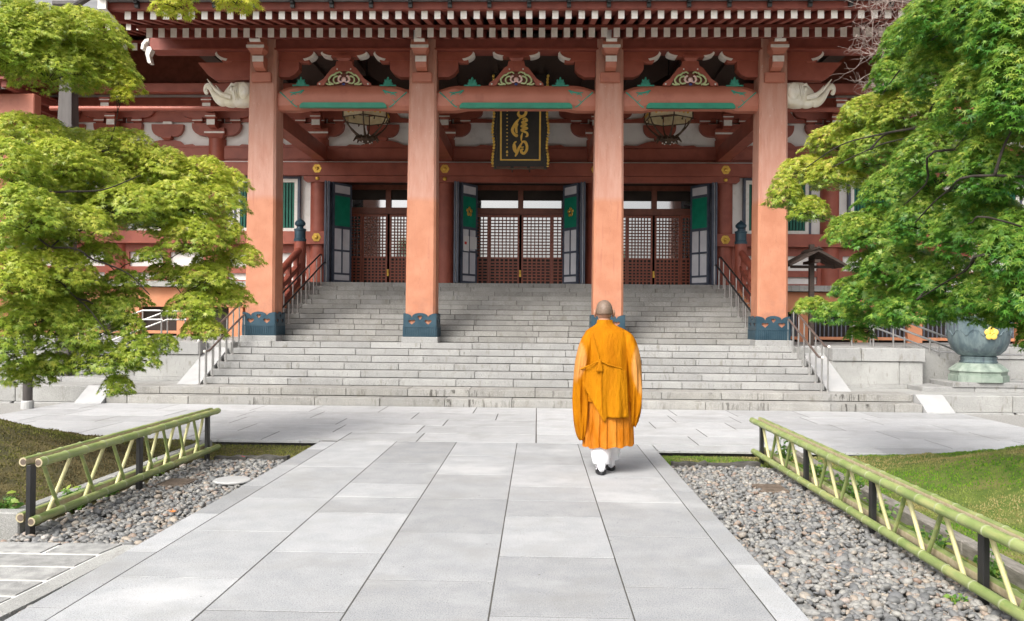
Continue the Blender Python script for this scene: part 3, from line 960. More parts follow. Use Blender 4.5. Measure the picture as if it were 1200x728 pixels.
kb = thing('garden_kerb', (-3.78, 7.5, 0), 'low grey granite edging at the foot of the brown moss mound', 'kerb')
part('kerb_stone', MB().cbox(-4.9, -3.60, 5.86, 5.98, -.12, .115, .01), 'granite_wall', kb)
y = 5.99
while y < 9.1:
    part('kerb_stone', MB().cbox(-3.86, -3.76, y, y + .76, -.12, .06, .01), 'granite_wall', kb)
    y += .77
kb = thing('garden_kerb', (2.95, 6, 0), 'weathered grey timber edging at the foot of the green moss mound', 'kerb')
y = 3.0
while y < 8.9:
    part('kerb_board', MB().cbox(2.90, 3.01, y, y + 1.45, -.12, .012, .01), 'kerb_wood', kb)
    y += 1.457

# ------------------------------------------------------------------ temple hall
hall = thing('temple_hall', (XC, 22.1, ZP), 'large vermilion temple hall with white-tipped rafters, square porch pillars and green lattice windows', 'temple')
PX = [XC - 5.18, XC - 1.896, XC + 1.896, XC + 5.18]
PYF, PYB = 17.2, 17.8
PYM = 17.5
PTOP = 7.22

def pillar(px):
    rings = []
    for z, hw in ((ZP + .1, .305), (3.5, .298), (5.5, .283), (PTOP - .03, .270)):
        c = .045
        rings.append([(px - hw + c, PYM - hw, z), (px + hw - c, PYM - hw, z), (px + hw, PYM - hw + c, z), (px + hw, PYM + hw - c, z),
                      (px + hw - c, PYM + hw, z), (px - hw + c, PYM + hw, z), (px - hw, PYM + hw - c, z), (px - hw, PYM - hw + c, z)])
    p = part('pillar', MB().ring_loft(rings), 'pillar_red', hall)
    part('base_stone', MB().cbox(px - .37, px + .37, PYM - .37, PYM + .37, ZP + .001, ZP + .115, .012), 'granite_step', p)
    # metal shoe with a scalloped edge and three heart-shaped cut-outs a side
    h = .327
    z0 = ZP + .116
    top = []
    N = 48
    for i in range(N + 1):
        u = -h + 2 * h * i / N
        t = abs(u) / h
        if t < .47:
            z = .455 + .035 * math.cos(t / .47 * PI)
            z = .40 + .085 * math.sqrt(max(0, 1 - (t / .50) ** 2))
        elif t < .50:
            z = .40
        else:
            z = .39 + .085 * math.sqrt(max(0, 1 - ((1 - t) / .50) ** 2))
        top.append((u, z))
    outer = [(-h, 0), (h, 0)] + top[::-1]
    def heart(cu, cv, w, hh):
        pts = []
        for k in range(16):
            a = 2 * PI * k / 16
            x = 16 * math.sin(a) ** 3 / 16
            y = (13 * math.cos(a) - 5 * math.cos(2 * a) - 2 * math.cos(3 * a) - math.cos(4 * a)) / 15
            pts.append((cu + x * w, cv + y * hh))
        return pts
    holes = [heart(0, .395, .046, .046), heart(-.165, .305, .072, .052), heart(.165, .305, .072, .052)]
    shoe = MB()
    for k in range(4):
        Mx = Matrix.Translation((px, PYM, z0)) @ Matrix.Rotation(k * PI / 2, 4, 'Z')
        pl = fill_plate(outer, holes, .012, lambda u, v, w: (u, -h - w, v))
        shoe.add([tuple(Mx @ Vector(q)) for q in pl.v], pl.f)
        fl = MB()
        fl.box(-h, h, -h - .022, -h - .0125, .195, .215)
        for j in range(17):
            u = -h + .025 + j * (2 * h - .05) / 16
            fl.box(u - .010, u + .010, -h - .024, -h - .0125, .012, .19)
        shoe.add([tuple(Mx @ Vector(q)) for q in fl.v], fl.f)
    part('metal_shoe', shoe, 'shoe_metal', p)
    return p
for px in PX:
    pillar(px)

def curve_pts(pts, n=6):
    """Catmull-Rom through 2D/3D points"""
    P = [Vector(p) for p in pts]
    P = [P[0] * 2 - P[1]] + P + [P[-1] * 2 - P[-2]]
    out = []
    for i in range(1, len(P) - 2):
        for k in range(n):
            t = k / n
            a, b, c, d = P[i - 1:i + 3]
            out.append(.5 * ((2 * b) + (c - a) * t + (2 * a - 5 * b + 4 * c - d) * t * t + (3 * b - a - 3 * c + d) * t ** 3))
    out.append(P[-2])
    return out

def rainbow_beam(x0, x1, y0, y1, za, zb):
    """koryo: swelling section along x, shoulders curving down at the ends"""
    L_ = x1 - x0
    rings = []
    N = 26
    for i in range(N + 1):
        t = i / N
        x = x0 + L_ * t
        e = min(t, 1 - t) * L_
        k = min(1, e / .45)
        k = math.sin(k * PI / 2)
        zt = zb - .11 * (1 - k)
        kk = min(1, max(0, (e - .42) / .22))
        zl = za + .045 * kk
        bul = .03 * k
        ym = (y0 + y1) / 2
        rings.append([(x, y0 + .07, zl), (x, y0 - bul * .3, zl + .085), (x, y0 - bul, (zl + zt) / 2), (x, y0 + .01, zt - .08), (x, y0 + .10, zt),
                      (x, y1 - .10, zt), (x, y1 - .01, zt - .08), (x, y1 + bul, (zl + zt) / 2), (x, y1 + bul * .3, zl + .085), (x, y1 - .07, zl)])
    bm_ = part('rainbow_beam', MB().ring_loft(rings), 'beam_red', hall, smooth=35)
    # green eyebrow groove on the lower front edge
    u0, u1 = x0 + .47, x1 - .47
    prof = [(u0, za + .036)] + [(u0 + .09 * (1 - math.cos(a)), za + .036 + .105 * math.sin(a)) for a in (.3, .6, .9, 1.2, 1.57)]
    prof2 = [(u1 - (p - u0), z) for p, z in prof]
    part('eyebrow_band', MB().prism([(a, b) for a, b in prof2] + [(a, b) for a, b in prof[::-1]][0:], y0 - .040, y0 + .06), 'green_paint', bm_)
    # green scroll carving at both ends
    for s, xe in ((1, x0), (-1, x1)):
        sc = MB()
        def T(pts, r):
            q = curve_pts([(xe + s * a, 0, za + b) for a, b in pts], 5)
            q = [Vector((p.x, y0 - .012 - .0 * k, p.z)) for k, p in enumerate(q)]
            sc.tube(q, r, 6)
        T([(.06, .36), (.16, .27), (.27, .17), (.36, .085), (.42, .05)], .013)
        T([(.30, .16), (.36, .21), (.40, .27), (.37, .315), (.31, .31), (.29, .27), (.32, .25)], .012)
        T([(.26, .35), (.36, .345), (.46, .36), (.56, .40)], [.006] + [.011 + .008 * min(1, k / 6) for k in range(14)] + [.004])
        T([(.40, .27), (.46, .30), (.52, .36)], .011)
        part('scroll_carving', sc, 'verdigris', bm_, smooth=True)
    return bm_

def boat_arm(parent, xc, half, y0, y1, z0, z1, nm='bracket_arm', m='red', white=True):
    """hijiki: bracket arm whose underside sweeps up at both ends; the swept end faces are painted white"""
    h = z1 - z0
    swe = min(.30, half * .55)
    pts = []
    for k in range(7):
        a = k / 6 * PI / 2
        pts.append((half - swe * (1 - math.sin(a)), z0 + h * .80 * (1 - math.cos(a))))
    right = pts
    prof = [(-u, z) for u, z in right[::-1]][::-1]
    outline = [(xc - half, z1)] + [(xc - u, z) for u, z in right[::-1]] + [(xc + u, z) for u, z in right] + [(xc + half, z1)]
    a = part(nm, MB().prism(outline, y0, y1), m, parent)
    if white:
        for s in (-1, 1):
            e = MB()
            q = right[1:]
            strip = []
            for k in range(len(q)):
                u, z = q[k]
                strip.append((u + .012, z - .012))
            back = [(u - .018, z + .024) for u, z in q]
            poly = [(xc + s * u, z) for u, z in strip] + [(xc + s * u, z) for u, z in back[::-1]]
            e.prism(poly, y0 - .006, y1 + .006)
            e.box(*sorted((xc + s * (half - .004), xc + s * (half + .012))), y0 - .006, y1 + .006, z0 + h * .80, z1 - .01)
            part('white_end', e, 'white_paint', a)
    return a

def masu(parent, xc, yc, z0, w, h, m='red', nm='bearing_block', lip=True):
    """to: bearing block, upper half square and lower half tapering"""
    a, b = w / 2, w / 2 * .68
    r = lambda k, z: [(xc - k, yc - k, z), (xc + k, yc - k, z), (xc + k, yc + k, z), (xc - k, yc + k, z)]
    o = part(nm, MB().ring_loft([r(b, z0), r(b * 1.12, z0 + h * .16), r(a, z0 + h * .45), r(a, z0 + h)]), m, parent)
    if lip:
        l = MB()
        l.box(xc - a - .004, xc + a + .004, yc - a - .006, yc - a + .001, z0 + h * .45, z0 + h * .62)
        part('white_lip', l, 'white_paint', o)
    return o

KA, KB = 5.745, 6.265
for i in range(3):
    x0, x1 = PX[i] + .275, PX[i + 1] - .275
    rainbow_beam(x0, x1, 17.33, 17.70, KA, KB)
    # frog-leg strut with painted carving
    xm = (x0 + x1) / 2
    out = [(-.56, 0), (-.55, .05), (-.42, .14), (-.32, .27), (-.25, .36), (-.18, .40), (-.16, .50), (.16, .50), (.18, .40), (.25, .36), (.32, .27), (.42, .14), (.55, .05), (.56, 0),
           (.41, 0), (.33, .14), (.24, .235), (.12, .285), (0, .295), (-.12, .285), (-.24, .235), (-.33, .14), (-.41, 0)]
    kz = KB - .012
    fl = part('frog_leg_strut', MB().prism([(xm + a, kz + b) for a, b in out], 17.36, 17.56), 'red', hall)  # same paint as the beams; darker red puts its shadow into the colour
    for s in (-1, 1):
        cv = MB()
        for pts, r in (([(.09, .05), (.16, .04), (.20, .09), (.18, .15), (.12, .17), (.09, .13), (.12, .10)], .016), ([(.20, .02), (.27, .05), (.29, .11), (.24, .18), (.18, .20), (.14, .24)], .018),
                       ([(.24, .02), (.30, .02), (.34, .04)], .015), ([(.04, .22), (.08, .25), (.13, .23)], .014)):
            cv.tube([Vector((xm + s * p.x * 1.08, 17.37, kz + p.y * 1.12)) for p in curve_pts(pts, 4)], r * 1.1, 6)
        part('scroll_carving', cv, 'carve_green', fl, smooth=True)
    bd = MB()
    for s in (-1, 1):
        bd.tube([Vector((xm + s * p.x, 17.36, kz + p.y)) for p in curve_pts([(.02, .09), (.07, .07), (.11, .11), (.10, .17), (.06, .20)], 4)], .020, 7)
        bd.ball((xm + s * .05, 17.365, kz + .075), (.030, .02, .022), 10, 6)
    bd.ball((xm, 17.36, kz + .12), (.05, .03, .05), 12, 8)
    part('lion_mask', bd, 'carve_pink', fl, smooth=True)
    bl = MB()
    bl.ball((xm, 17.345, kz + .022), (.036, .02, .026), 10, 6).ball((xm - .055, 17.345, kz + .085), (.012, .01, .010), 8, 5).ball((xm + .055, 17.345, kz + .085), (.012, .01, .010), 8, 5)
    part('lion_mouth', bl, 'carve_blue', fl, smooth=True)
    for s in (-1, 1):
        part('stud', MB().ball((xm + s * .14, 17.355, kz + .335), .016, 8, 5), 'white_paint', fl, smooth=True)
        part('stud', MB().ball((xm + s * .50, 17.355, kz + .03), .02, 8, 5), 'white_paint', fl, smooth=True)
    part('carving_board', MB().prism([(xm + a, kz + b) for a, b in [(.40, .002), (.32, .14), (.23, .23), (.12, .28), (0, .29), (-.12, .28), (-.23, .23), (-.32, .14), (-.40, .002)]], 17.44, 17.48), 'lattice_wood', fl)
    # little hook lamp under the strut, verdigris leaf ornaments either side
    for s in (-1, 1):
        om = MB()
        for ang, ln in ((-.9, .11), (-.4, .15), (0, .19), (.4, .15), (.9, .11)):
            om.tube([(xm + s * .90, 17.42, kz), (xm + s * .90 + math.sin(ang) * ln * .7, 17.42, kz + math.cos(ang) * ln * .6), (xm + s * .90 + math.sin(ang) * ln * 1.1, 17.42, kz + math.cos(ang) * ln)], [.03, .038, .012], 6)
        om.box(xm + s * .90 - .17, xm + s * .90 + .17, 17.38, 17.46, kz - .005, kz + .02)
        part('leaf_ornament', om, 'verdigris', hall, smooth=True)
    # bracket arm over the strut
    masu(hall, xm, 17.46, KB + .485, .30, .115, lip=False)
    boat_arm(hall, xm, .47, 17.36, 17.58, KB + .575, 6.945)

# brackets on each pillar
for px in PX:
    part('bracket_plate', MB().cbox(px - .20, px + .20, 17.13, 17.235, 6.27, 6.46, .008), 'beam_red', hall)
    nose = part('bracket_nose', MB().prism([(17.24, 6.46), (17.0, 6.52), (16.93, 6.60), (16.93, 6.72), (17.24, 6.76)], px - .105, px + .105, 'x'), 'beam_red', hall)
    part('white_end', MB().box(px - .112, px + .112, 16.918, 16.928, 6.612, 6.728), 'white_paint', nose)
    b = masu(hall, px - .01, 16.95, 6.75, .33, .215, 'beam_red')
    part('white_lip', MB().box(px - .19, px + .17, 16.775, 16.783, 6.85, 6.905), 'white_paint', b)
    arm = part('bracket_nose', MB().prism([(17.24, 6.93), (16.85, 6.93), (16.74, 7.0), (16.72, 7.16), (17.24, 7.16)], px - .11, px + .09, 'x'), 'beam_red', hall)
    part('white_end', MB().prism([(16.845, 6.925), (16.732, 6.995), (16.708, 7.17), (16.722, 7.17), (16.752, 7.0), (16.845, 6.94)], px - .117, px + .097, 'x'), 'white_paint', arm)
    for s in (-1, 1):
        # stacked arms along the facade
        xa = px + s * .28
        xb = px + s * .70
        prof = [(xa, 6.44), (px + s * .50, 6.44), (px + s * .62, 6.50), (xb, 6.60), (xb, 6.84), (xa, 6.84)]
        if s < 0:
            prof = prof[::-1]
        part('bracket_arm', MB().prism(prof, 17.40, 17.62), 'red', hall)
        masu(hall, px + s * .80, 17.5, 6.735, .22, .06, lip=False)
        xa, xb = px + s * .27, px + s * 1.03
        h = .17
        pts = [(px + s * (1.03 - .30 * (1 - math.sin(a))), 6.775 + .155 * (1 - math.cos(a))) for a in [k / 6 * PI / 2 for k in range(7)]]
        prof = [(xa, 6.775)] + pts + [(xb, 6.945), (xa, 6.945)]
        if s < 0:
            prof = prof[::-1]
        ar = part('bracket_arm', MB().prism(prof, 17.38, 17.60), 'red', hall)
        poly = [(u + s * .012, z - .014) for u, z in pts[1:]] + [(u - s * .022, z + .026) for u, z in pts[1:]][::-1]
        # scalloped white end
        part('white_end', MB().prism(poly if s > 0 else poly[::-1], 17.372, 17.61), 'white_paint', ar)

# purlin and its carved ends
part('purlin', MB().cbox(XC - 7.55, XC + 7.55, 17.26, 17.66, 6.95, 7.21, .02), 'soffit_red', hall)
part('purlin_moulding', MB().box(XC - 7.50, XC + 7.50, 17.235, 17.262, 6.95, 6.985), 'red', hall)
for s in (-1, 1):
    q = [(0, .02), (.08, .0), (.15, -.08), (.17, -.20), (.12, -.21), (.10, -.11), (.05, -.05), (0, -.04)]
    part('carved_white_end', MB().prism([(XC + s * (7.55 + a), 7.17 + b) for a, b in (q if s < 0 else q[::-1])], 17.24, 17.40), 'white_paint', hall)
    part('carved_white_end', MB().prism([(XC + s * (7.55 + a), 6.97 + b) for a, b in ([(-.05, .04), (.02, .03), (.05, -.10), (.00, -.30), (-.07, -.30), (-.03, -.14), (-.08, -.02)][::(1 if s < 0 else -1)])], 17.20, 17.36), 'white_paint', hall)
    # tie beam from the outer pillar back to the hall
    for px in PX:
        pass
    # outer curved tie beam end (beside the white animal head)
    px = XC + s * 5.18
    prof = [(px + s * .28, 6.38), (px + s * 1.05, 6.38), (px + s * 1.2, 6.48), (px + s * 1.42, 6.74), (px + s * .28, 6.74)]
    part('bracket_arm', MB().prism(prof if s > 0 else prof[::-1], 17.42, 17.62), 'red', hall)
for px in PX:
    # beams joining porch pillars to the hall columns
    part('tie_beam', MB().cbox(px - .15, px + .15, 17.80, 21.9, 5.55, 5.93, .03), 'red', hall)

# rafters: two tiers, every one a piece; white-painted ends
def sloped(mbx, w, h, y0, z0, y1, z1):
    # bar centred on x=0 whose end-face centre is (y0, z0)
    mbx.add([(-w / 2, y0, z0 - h / 2), (w / 2, y0, z0 - h / 2), (w / 2, y0, z0 + h / 2), (-w / 2, y0, z0 + h / 2),
             (-w / 2, y1, z1 - h / 2), (w / 2, y1, z1 - h / 2), (w / 2, y1, z1 + h / 2), (-w / 2, y1, z1 + h / 2)],
            [(0, 1, 2, 3), (7, 6, 5, 4), (0, 4, 5, 1), (1, 5, 6, 2), (2, 6, 7, 3), (3, 7, 4, 0)])
    return mbx
def rafter_row(n, xs, w, h, y0, z0, y1, z1, extra_drop=0):
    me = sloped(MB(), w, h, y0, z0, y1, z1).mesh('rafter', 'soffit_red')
    we = MB().box(-w / 2 - .003, w / 2 + .003, y0 - .012, y0 + .001, z0 - h / 2 - .003, z0 + h / 2 + .003).mesh('white_end', 'white_paint')
    for x in xs:
        r_ = obj('rafter', me, hall, (x, 0, 0))
        obj('white_end', we, r_, (x, 0, 0))
sp = .2365
xs_r = [XC + sp * (k + .18) for k in range(-30, 31)]
rafter_row(61, xs_r, .105, .140, 15.33, 6.972, 16.7, 7.28)
rafter_row(61, [x + .0 for x in xs_r], .112, .170, 16.20, 6.945, 19.6, 7.93)
RX0, RX1 = XC - 7.32, XC + 7.32
part('eave_batten', MB().box(RX0, RX1, 16.215, 16.33, 7.042, 7.10), 'soffit_red', hall)
# soffit boards above both tiers
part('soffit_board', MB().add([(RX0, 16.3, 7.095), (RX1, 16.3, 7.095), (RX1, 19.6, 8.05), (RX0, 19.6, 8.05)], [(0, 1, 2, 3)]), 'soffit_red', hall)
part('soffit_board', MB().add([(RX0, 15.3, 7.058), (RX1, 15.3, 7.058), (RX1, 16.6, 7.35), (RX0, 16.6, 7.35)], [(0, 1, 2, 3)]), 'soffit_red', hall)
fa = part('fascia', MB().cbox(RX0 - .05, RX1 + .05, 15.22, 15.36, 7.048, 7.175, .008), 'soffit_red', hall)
part('eave_edge', MB().cbox(RX0 - .12, RX1 + .12, 15.05, 15.5, 7.178, 7.30, .02), 'copper_roof', hall)
hook = MB().box(-.035, .035, 15.15, 15.218, 7.06, 7.19).box(-.028, .028, 15.10, 15.15, 7.12, 7.19)
hm = hook.mesh('gutter_hook', 'black_metal')
gut = MB()
gut.ring_loft([[(x, 15.0 + .075 * math.cos(a), 7.255 + .065 * math.sin(a)) for a in [PI + k * PI / 8 for k in range(9)]] + [(x, 15.0 + .066 * math.cos(a), 7.255 + .056 * math.sin(a)) for a in [2 * PI - k * PI / 8 for k in range(9)]] for x in (RX0 - .15, RX1 + .15)])
part('gutter', gut, 'zinc', hall, smooth=30)
k = 0
for x in xs_r[1::3]:
    obj('gutter_hook', hm, fa, (x, 0, 0))

# porch roof and main roof (tiled slopes, seen only edge-on from below)
def roof_sheet(name, x0, x1, prof, thick=.12, m='copper_roof'):
    top = [(y, z + thick) for y, z in prof]
    part(name, MB().prism([(y, z) for y, z in prof] + top[::-1], x0, x1, 'x'), m, hall)
roof_sheet('porch_roof', RX0 - .12, RX1 + .12, [(15.5, 7.29), (17.0, 7.72), (18.6, 8.35), (20.5, 9.3)])
roof_sheet('main_roof', XC - 16, XC + 16, [(18.75, 8.24), (20.5, 8.9), (23.0, 10.2), (26.0, 12.2), (30.0, 15.2)])
part('roof_ridge', MB().cbox(XC - 10, XC + 10, 29.8, 30.6, 15.2, 16.2, .1), 'copper_roof', hall)
roof_sheet('main_roof', XC - 16, XC + 16, [(30.3, 15.2), (34.0, 12.2), (38.0, 9.5), (41.0, 8.3)])
# bargeboards at the porch ends, white tip
for s in (-1, 1):
    xa = XC + s * 7.40
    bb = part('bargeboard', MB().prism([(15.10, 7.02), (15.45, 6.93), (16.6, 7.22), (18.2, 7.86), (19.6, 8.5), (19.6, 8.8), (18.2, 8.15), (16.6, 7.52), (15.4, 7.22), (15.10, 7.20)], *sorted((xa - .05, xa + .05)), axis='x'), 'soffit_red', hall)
    part('white_end', MB().prism([(15.06, 7.0), (15.11, 7.0), (15.11, 7.23), (15.06, 7.25)], *sorted((xa - .075, xa + .075)), axis='x'), 'white_paint', bb)
    part('white_end', MB().prism([(15.09, 7.0), (15.5, 6.905), (15.5, 6.925), (15.09, 7.02)], *sorted((xa - .07, xa + .07)), axis='x'), 'white_paint', bb)

# main hall eaves left and right of the porch
for s in (-1, 1):
    xs2 = [XC + s * (5.66 + .2365 * k) for k in range(37)]
    rafter_row(28, xs2, .10, .135, 18.80, 7.955, 20.1, 8.20)
    rafter_row(28, xs2, .108, .16, 19.60, 7.765, 22.3, 8.62)
    a, b = sorted((XC + s * 5.55, XC + s * 14.4))
    part('soffit_board', MB().add([(a, 19.7, 7.885), (b, 19.7, 7.885), (b, 22.3, 8.74), (a, 22.3, 8.74)], [(0, 1, 2, 3)]), 'soffit_red', hall)
    part('soffit_board', MB().add([(a, 18.7, 8.022), (b, 18.7, 8.022), (b, 20.0, 8.27), (a, 20.0, 8.27)], [(0, 1, 2, 3)]), 'soffit_red', hall)
    part('eave_batten', MB().box(a, b, 19.62, 19.74, 7.862, 7.92), 'soffit_red', hall)
    part('fascia', MB().cbox(a, b, 18.68, 18.82, 8.03, 8.17, .008), 'soffit_red', hall)
    part('eave_edge', MB().cbox(a, b, 18.55, 18.9, 8.175, 8.30, .02), 'copper_roof', hall)

# porch ceiling and battens with the porch's shade put into their dark colour, hall floor, dark interior
part('porch_ceiling', MB().box(XC - 7.3, XC + 7.3, 17.68, 22.3, 7.42, 7.46), 'dark_wood', hall)
for k in range(14):
    x = XC - 6.9 + k * 1.06
    part('ceiling_batten', MB().box(x - .05, x + .05, 17.7, 22.0, 7.33, 7.418), 'dark_wood', hall)
part('hall_floor', MB().cbox(XC - 5.52, XC + 5.52, YTOP + .36, 27, ZF - .2, ZF - .001, .005), 'granite_upper', hall)
part('hall_floor', MB().box(XC - 14.5, XC - 5.54, 21.35, 27, ZF - .16, ZF - .004), 'granite_wall', hall)
part('hall_floor', MB().box(XC + 5.54, XC + 14.5, 21.35, 27, ZF - .16, ZF - .004), 'granite_wall', hall)
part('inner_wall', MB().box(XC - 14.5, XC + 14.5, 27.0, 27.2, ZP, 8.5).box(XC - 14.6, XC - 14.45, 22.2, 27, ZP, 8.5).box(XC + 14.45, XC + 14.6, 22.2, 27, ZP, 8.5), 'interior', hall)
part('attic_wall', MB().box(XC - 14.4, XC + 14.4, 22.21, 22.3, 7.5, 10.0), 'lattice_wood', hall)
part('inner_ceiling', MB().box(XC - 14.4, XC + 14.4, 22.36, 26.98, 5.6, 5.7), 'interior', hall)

# columns of the hall
CX = [-13.2, -10.55, -7.94, -5.23, -1.93, 1.93, 5.23, 7.94, 10.55, 13.2]
HY = 22.1
for c in CX:
    x = XC + c
    cl = part('column', MB().lathe([(.235, ZF - .005), (.238, 3.6), (.236, 5.0), (.225, 6.12)], 28, (x, HY, 0)), 'red', hall, smooth=50)
    # bracket set over the column
    b = masu(hall, x, HY, 6.12, .52, .26)
    boat_arm(hall, x, .64, HY - .14, HY + .14, 6.20, 6.52, white=False)
    n_ = part('bracket_nose', MB().prism([(HY - .2, 6.34), (HY - .42, 6.36), (HY - .50, 6.42), (HY - .50, 6.53), (HY - .2, 6.53)], x - .10, x + .10, 'x'), 'red', hall)
    part('white_end', MB().box(x - .105, x + .105, HY - .512, HY - .502, 6.40, 6.54), 'white_paint', n_)
    for dx in (-.5, 0, .5):
        masu(hall, x + dx, HY, 6.52, .26, .15, lip=True)
    b2 = masu(hall, x, HY - .42, 6.53, .26, .16, lip=True)
    boat_arm(hall, x, .95, HY - .13, HY + .13, 6.67, 6.88, white=False)
    n_ = part('bracket_nose', MB().prism([(HY - .2, 6.70), (HY - .72, 6.72), (HY - .80, 6.78), (HY - .80, 6.88), (HY - .2, 6.88)], x - .10, x + .10, 'x'), 'red', hall)
    part('white_end', MB().box(x - .105, x + .105, HY - .812, HY - .802, 6.75, 6.885), 'white_paint', n_)
    masu(hall, x, HY - .70, 6.885, .26, .14, lip=True)
    for z0, z1, ys_a, ys_b in ((5.5, 5.5, 0, 0),):
        pass

def flower(parent, x, y, z, r=.10, petals=6, m='gold'):
    f_ = MB()
    f_.prism([(x + r * (.88 + .12 * abs(math.cos(petals * a / 2))) * math.cos(a), z + r * (.88 + .12 * abs(math.cos(petals * a / 2))) * math.sin(a)) for a in [2 * PI * k / 48 for k in range(48)]], y - .012, y + .001)
    f_.ball((x, y - .014, z), (r * .42, .03, r * .42), 12, 7)
    return part('gold_boss', f_, m, parent, smooth=35)

# long tie beams (nageshi)
def nageshi(x0, x1, z0, z1, y0=21.80, y1=21.99, m='red'):
    return part('tie_beam', MB().cbox(x0, x1, y0, y1, z0, z1, .012), m, hall)
xa, xb = XC - 13.5, XC + 13.5
n1 = nageshi(xa, xb, 5.15, 5.485)
for c in (-5.23, -1.93, 1.93, 5.23, -7.94, 7.94):
    flower(hall, XC + c, 21.797, 5.32, .115)
# second beam over the three doorways, ends rounded off beyond the columns
e0, e1 = XC - 5.23 - .36, XC + 5.23 + .36
part('door_lintel', MB().prism([(e0 + .06, 4.985), (e1 - .06, 4.985), (e1, 5.04), (e1, 5.142), (e0, 5.142), (e0, 5.04)], 21.83, 22.0), 'red', hall)
for c in (-5.23, -1.93, 1.93, 5.23):
    f_ = MB().ball((XC + c, 21.82, 5.07), (.055, .03, .05), 12, 7)
    part('gold_stud', f_, 'gold', hall, smooth=True)
n2a = nageshi(xa, XC - 5.23 + .29, 3.375, 3.70)
n2b = nageshi(XC + 5.23 - .29, xb, 3.375, 3.70)
for c in (-5.23, 5.23, -7.94, 7.94):
    flower(hall, XC + c, 21.797, 3.545, .115)
part('tie_beam', MB().cbox(xa, xb, 22.0, 22.2, 5.60, 5.90, .012), 'red', hall)
part('tie_beam', MB().cbox(xa, xb, 21.98, 22.22, 6.95, 7.2, .012), 'red', hall)
part('tie_beam', MB().cbox(xa, xb, 22.0, 22.2, 7.3, 7.55, .012), 'red', hall)
part('tie_beam', MB().cbox(xa, XC - 5.5, 21.05, 21.28, 7.10, 7.32, .012), 'red', hall)
part('tie_beam', MB().cbox(XC + 5.5, xb, 21.05, 21.28, 7.10, 7.32, .012), 'red', hall)
# strip under the upper nageshi gap: pale ledge
part('ledge', MB().box(xa, xb, 21.86, 22.0, 5.489, 5.515), 'plaster', hall)

for i in range(len(CX) - 1):
    a, b = XC + CX[i] + .2, XC + CX[i + 1] - .2
    m_ = (a + b) / 2
    w = b - a
    # plaster above the beams, with dark red silhouette boards
    part('plaster_panel', MB().box(a - .05, b + .05, 22.12, 22.16, 5.45, 7.5), 'plaster', hall)
    hgt = .34
    part('shoulder_board', MB().prism([(a, 5.52), (b, 5.52), (b, 5.95), (b - w * .17, 5.95), (b - w * .20, 5.99), (b - w * .30, 5.97), (m_ + .34, 6.06), (m_ + .2, 6.09), (m_ - .2, 6.09), (m_ - .34, 6.06), (a + w * .30, 5.97), (a + w * .20, 5.99), (a + w * .17, 5.95), (a, 5.95)], 22.03, 22.10), 'red', hall)
    masu(hall, m_, 22.06, 6.09, .26, .10, lip=False)
    boat_arm(hall, m_, .42, 22.0, 22.11, 6.18, 6.50, white=False)
    part('plaster_stud', MB().prism([(m_ - .14, 6.505), (m_ + .14, 6.505), (m_ + .11, 6.57), (m_ - .11, 6.57)], 22.0, 22.11), 'white_paint', hall)
    part('shoulder_board', MB().prism([(a, 6.575), (b, 6.575), (b, 6.70), (m_ + .75, 6.66), (m_ + .45, 6.70), (m_ + .3, 6.90), (m_ - .3, 6.90), (m_ - .45, 6.70), (m_ - .75, 6.66), (a, 6.70)], 22.06, 22.115), 'red', hall)
    if i in (3, 4, 5):
        continue
    # side bays: window between the beams, framed panels below
    part('plaster_panel', MB().box(a - .05, b + .05, 22.12, 22.16, ZF, 5.2), 'plaster', hall)
    wd = part('window', MB().box(m_ - .83, m_ + .83, 22.06, 22.115, 3.70, 5.15), 'drain_dark', hall)
    fr = MB()
    fr.box(m_ - .86, m_ - .80, 21.985, 22.118, 3.70, 5.15).box(m_ + .80, m_ + .86, 21.985, 22.118, 3.70, 5.15).box(m_ - .80, m_ + .80, 21.99, 22.118, 5.085, 5.15)
    part('outer_frame', fr, 'door_blue', wd)
    fr = MB()
    fr.box(m_ - .80, m_ - .715, 21.995, 22.116, 3.705, 5.083).box(m_ + .715, m_ + .80, 21.995, 22.116, 3.705, 5.083).box(m_ - .715, m_ + .715, 21.997, 22.116, 4.99, 5.083).box(m_ - .715, m_ + .715, 21.997, 22.116, 3.705, 3.80)
    part('inner_frame', fr, 'white_paint', wd)
    sl = MB().box(-.026, .026, 22.015, 22.055, 3.802, 4.988).mesh('slat', 'green_dark')
    ns = 18
    for k in range(ns):
        x = m_ - .68 + k * 1.36 / (ns - 1)
        obj('slat', sl, wd, (x, 0, 0))
    lo = MB()
    for x0, x1 in ((a - .03, a + .12), (m_ - .09, m_ + .09), (b - .12, b + .03)):
        lo.box(x0, x1, 22.03, 22.115, ZF, 3.39)
    lo.box(a + .121, b - .121, 22.035, 22.115, 3.16, 3.375).box(a + .121, b - .121, 22.035, 22.115, 2.62, 2.78).box(a + .121, b - .121, 22.035, 22.115, ZF, 2.44)
    part('panel_frame', lo, 'red', hall)

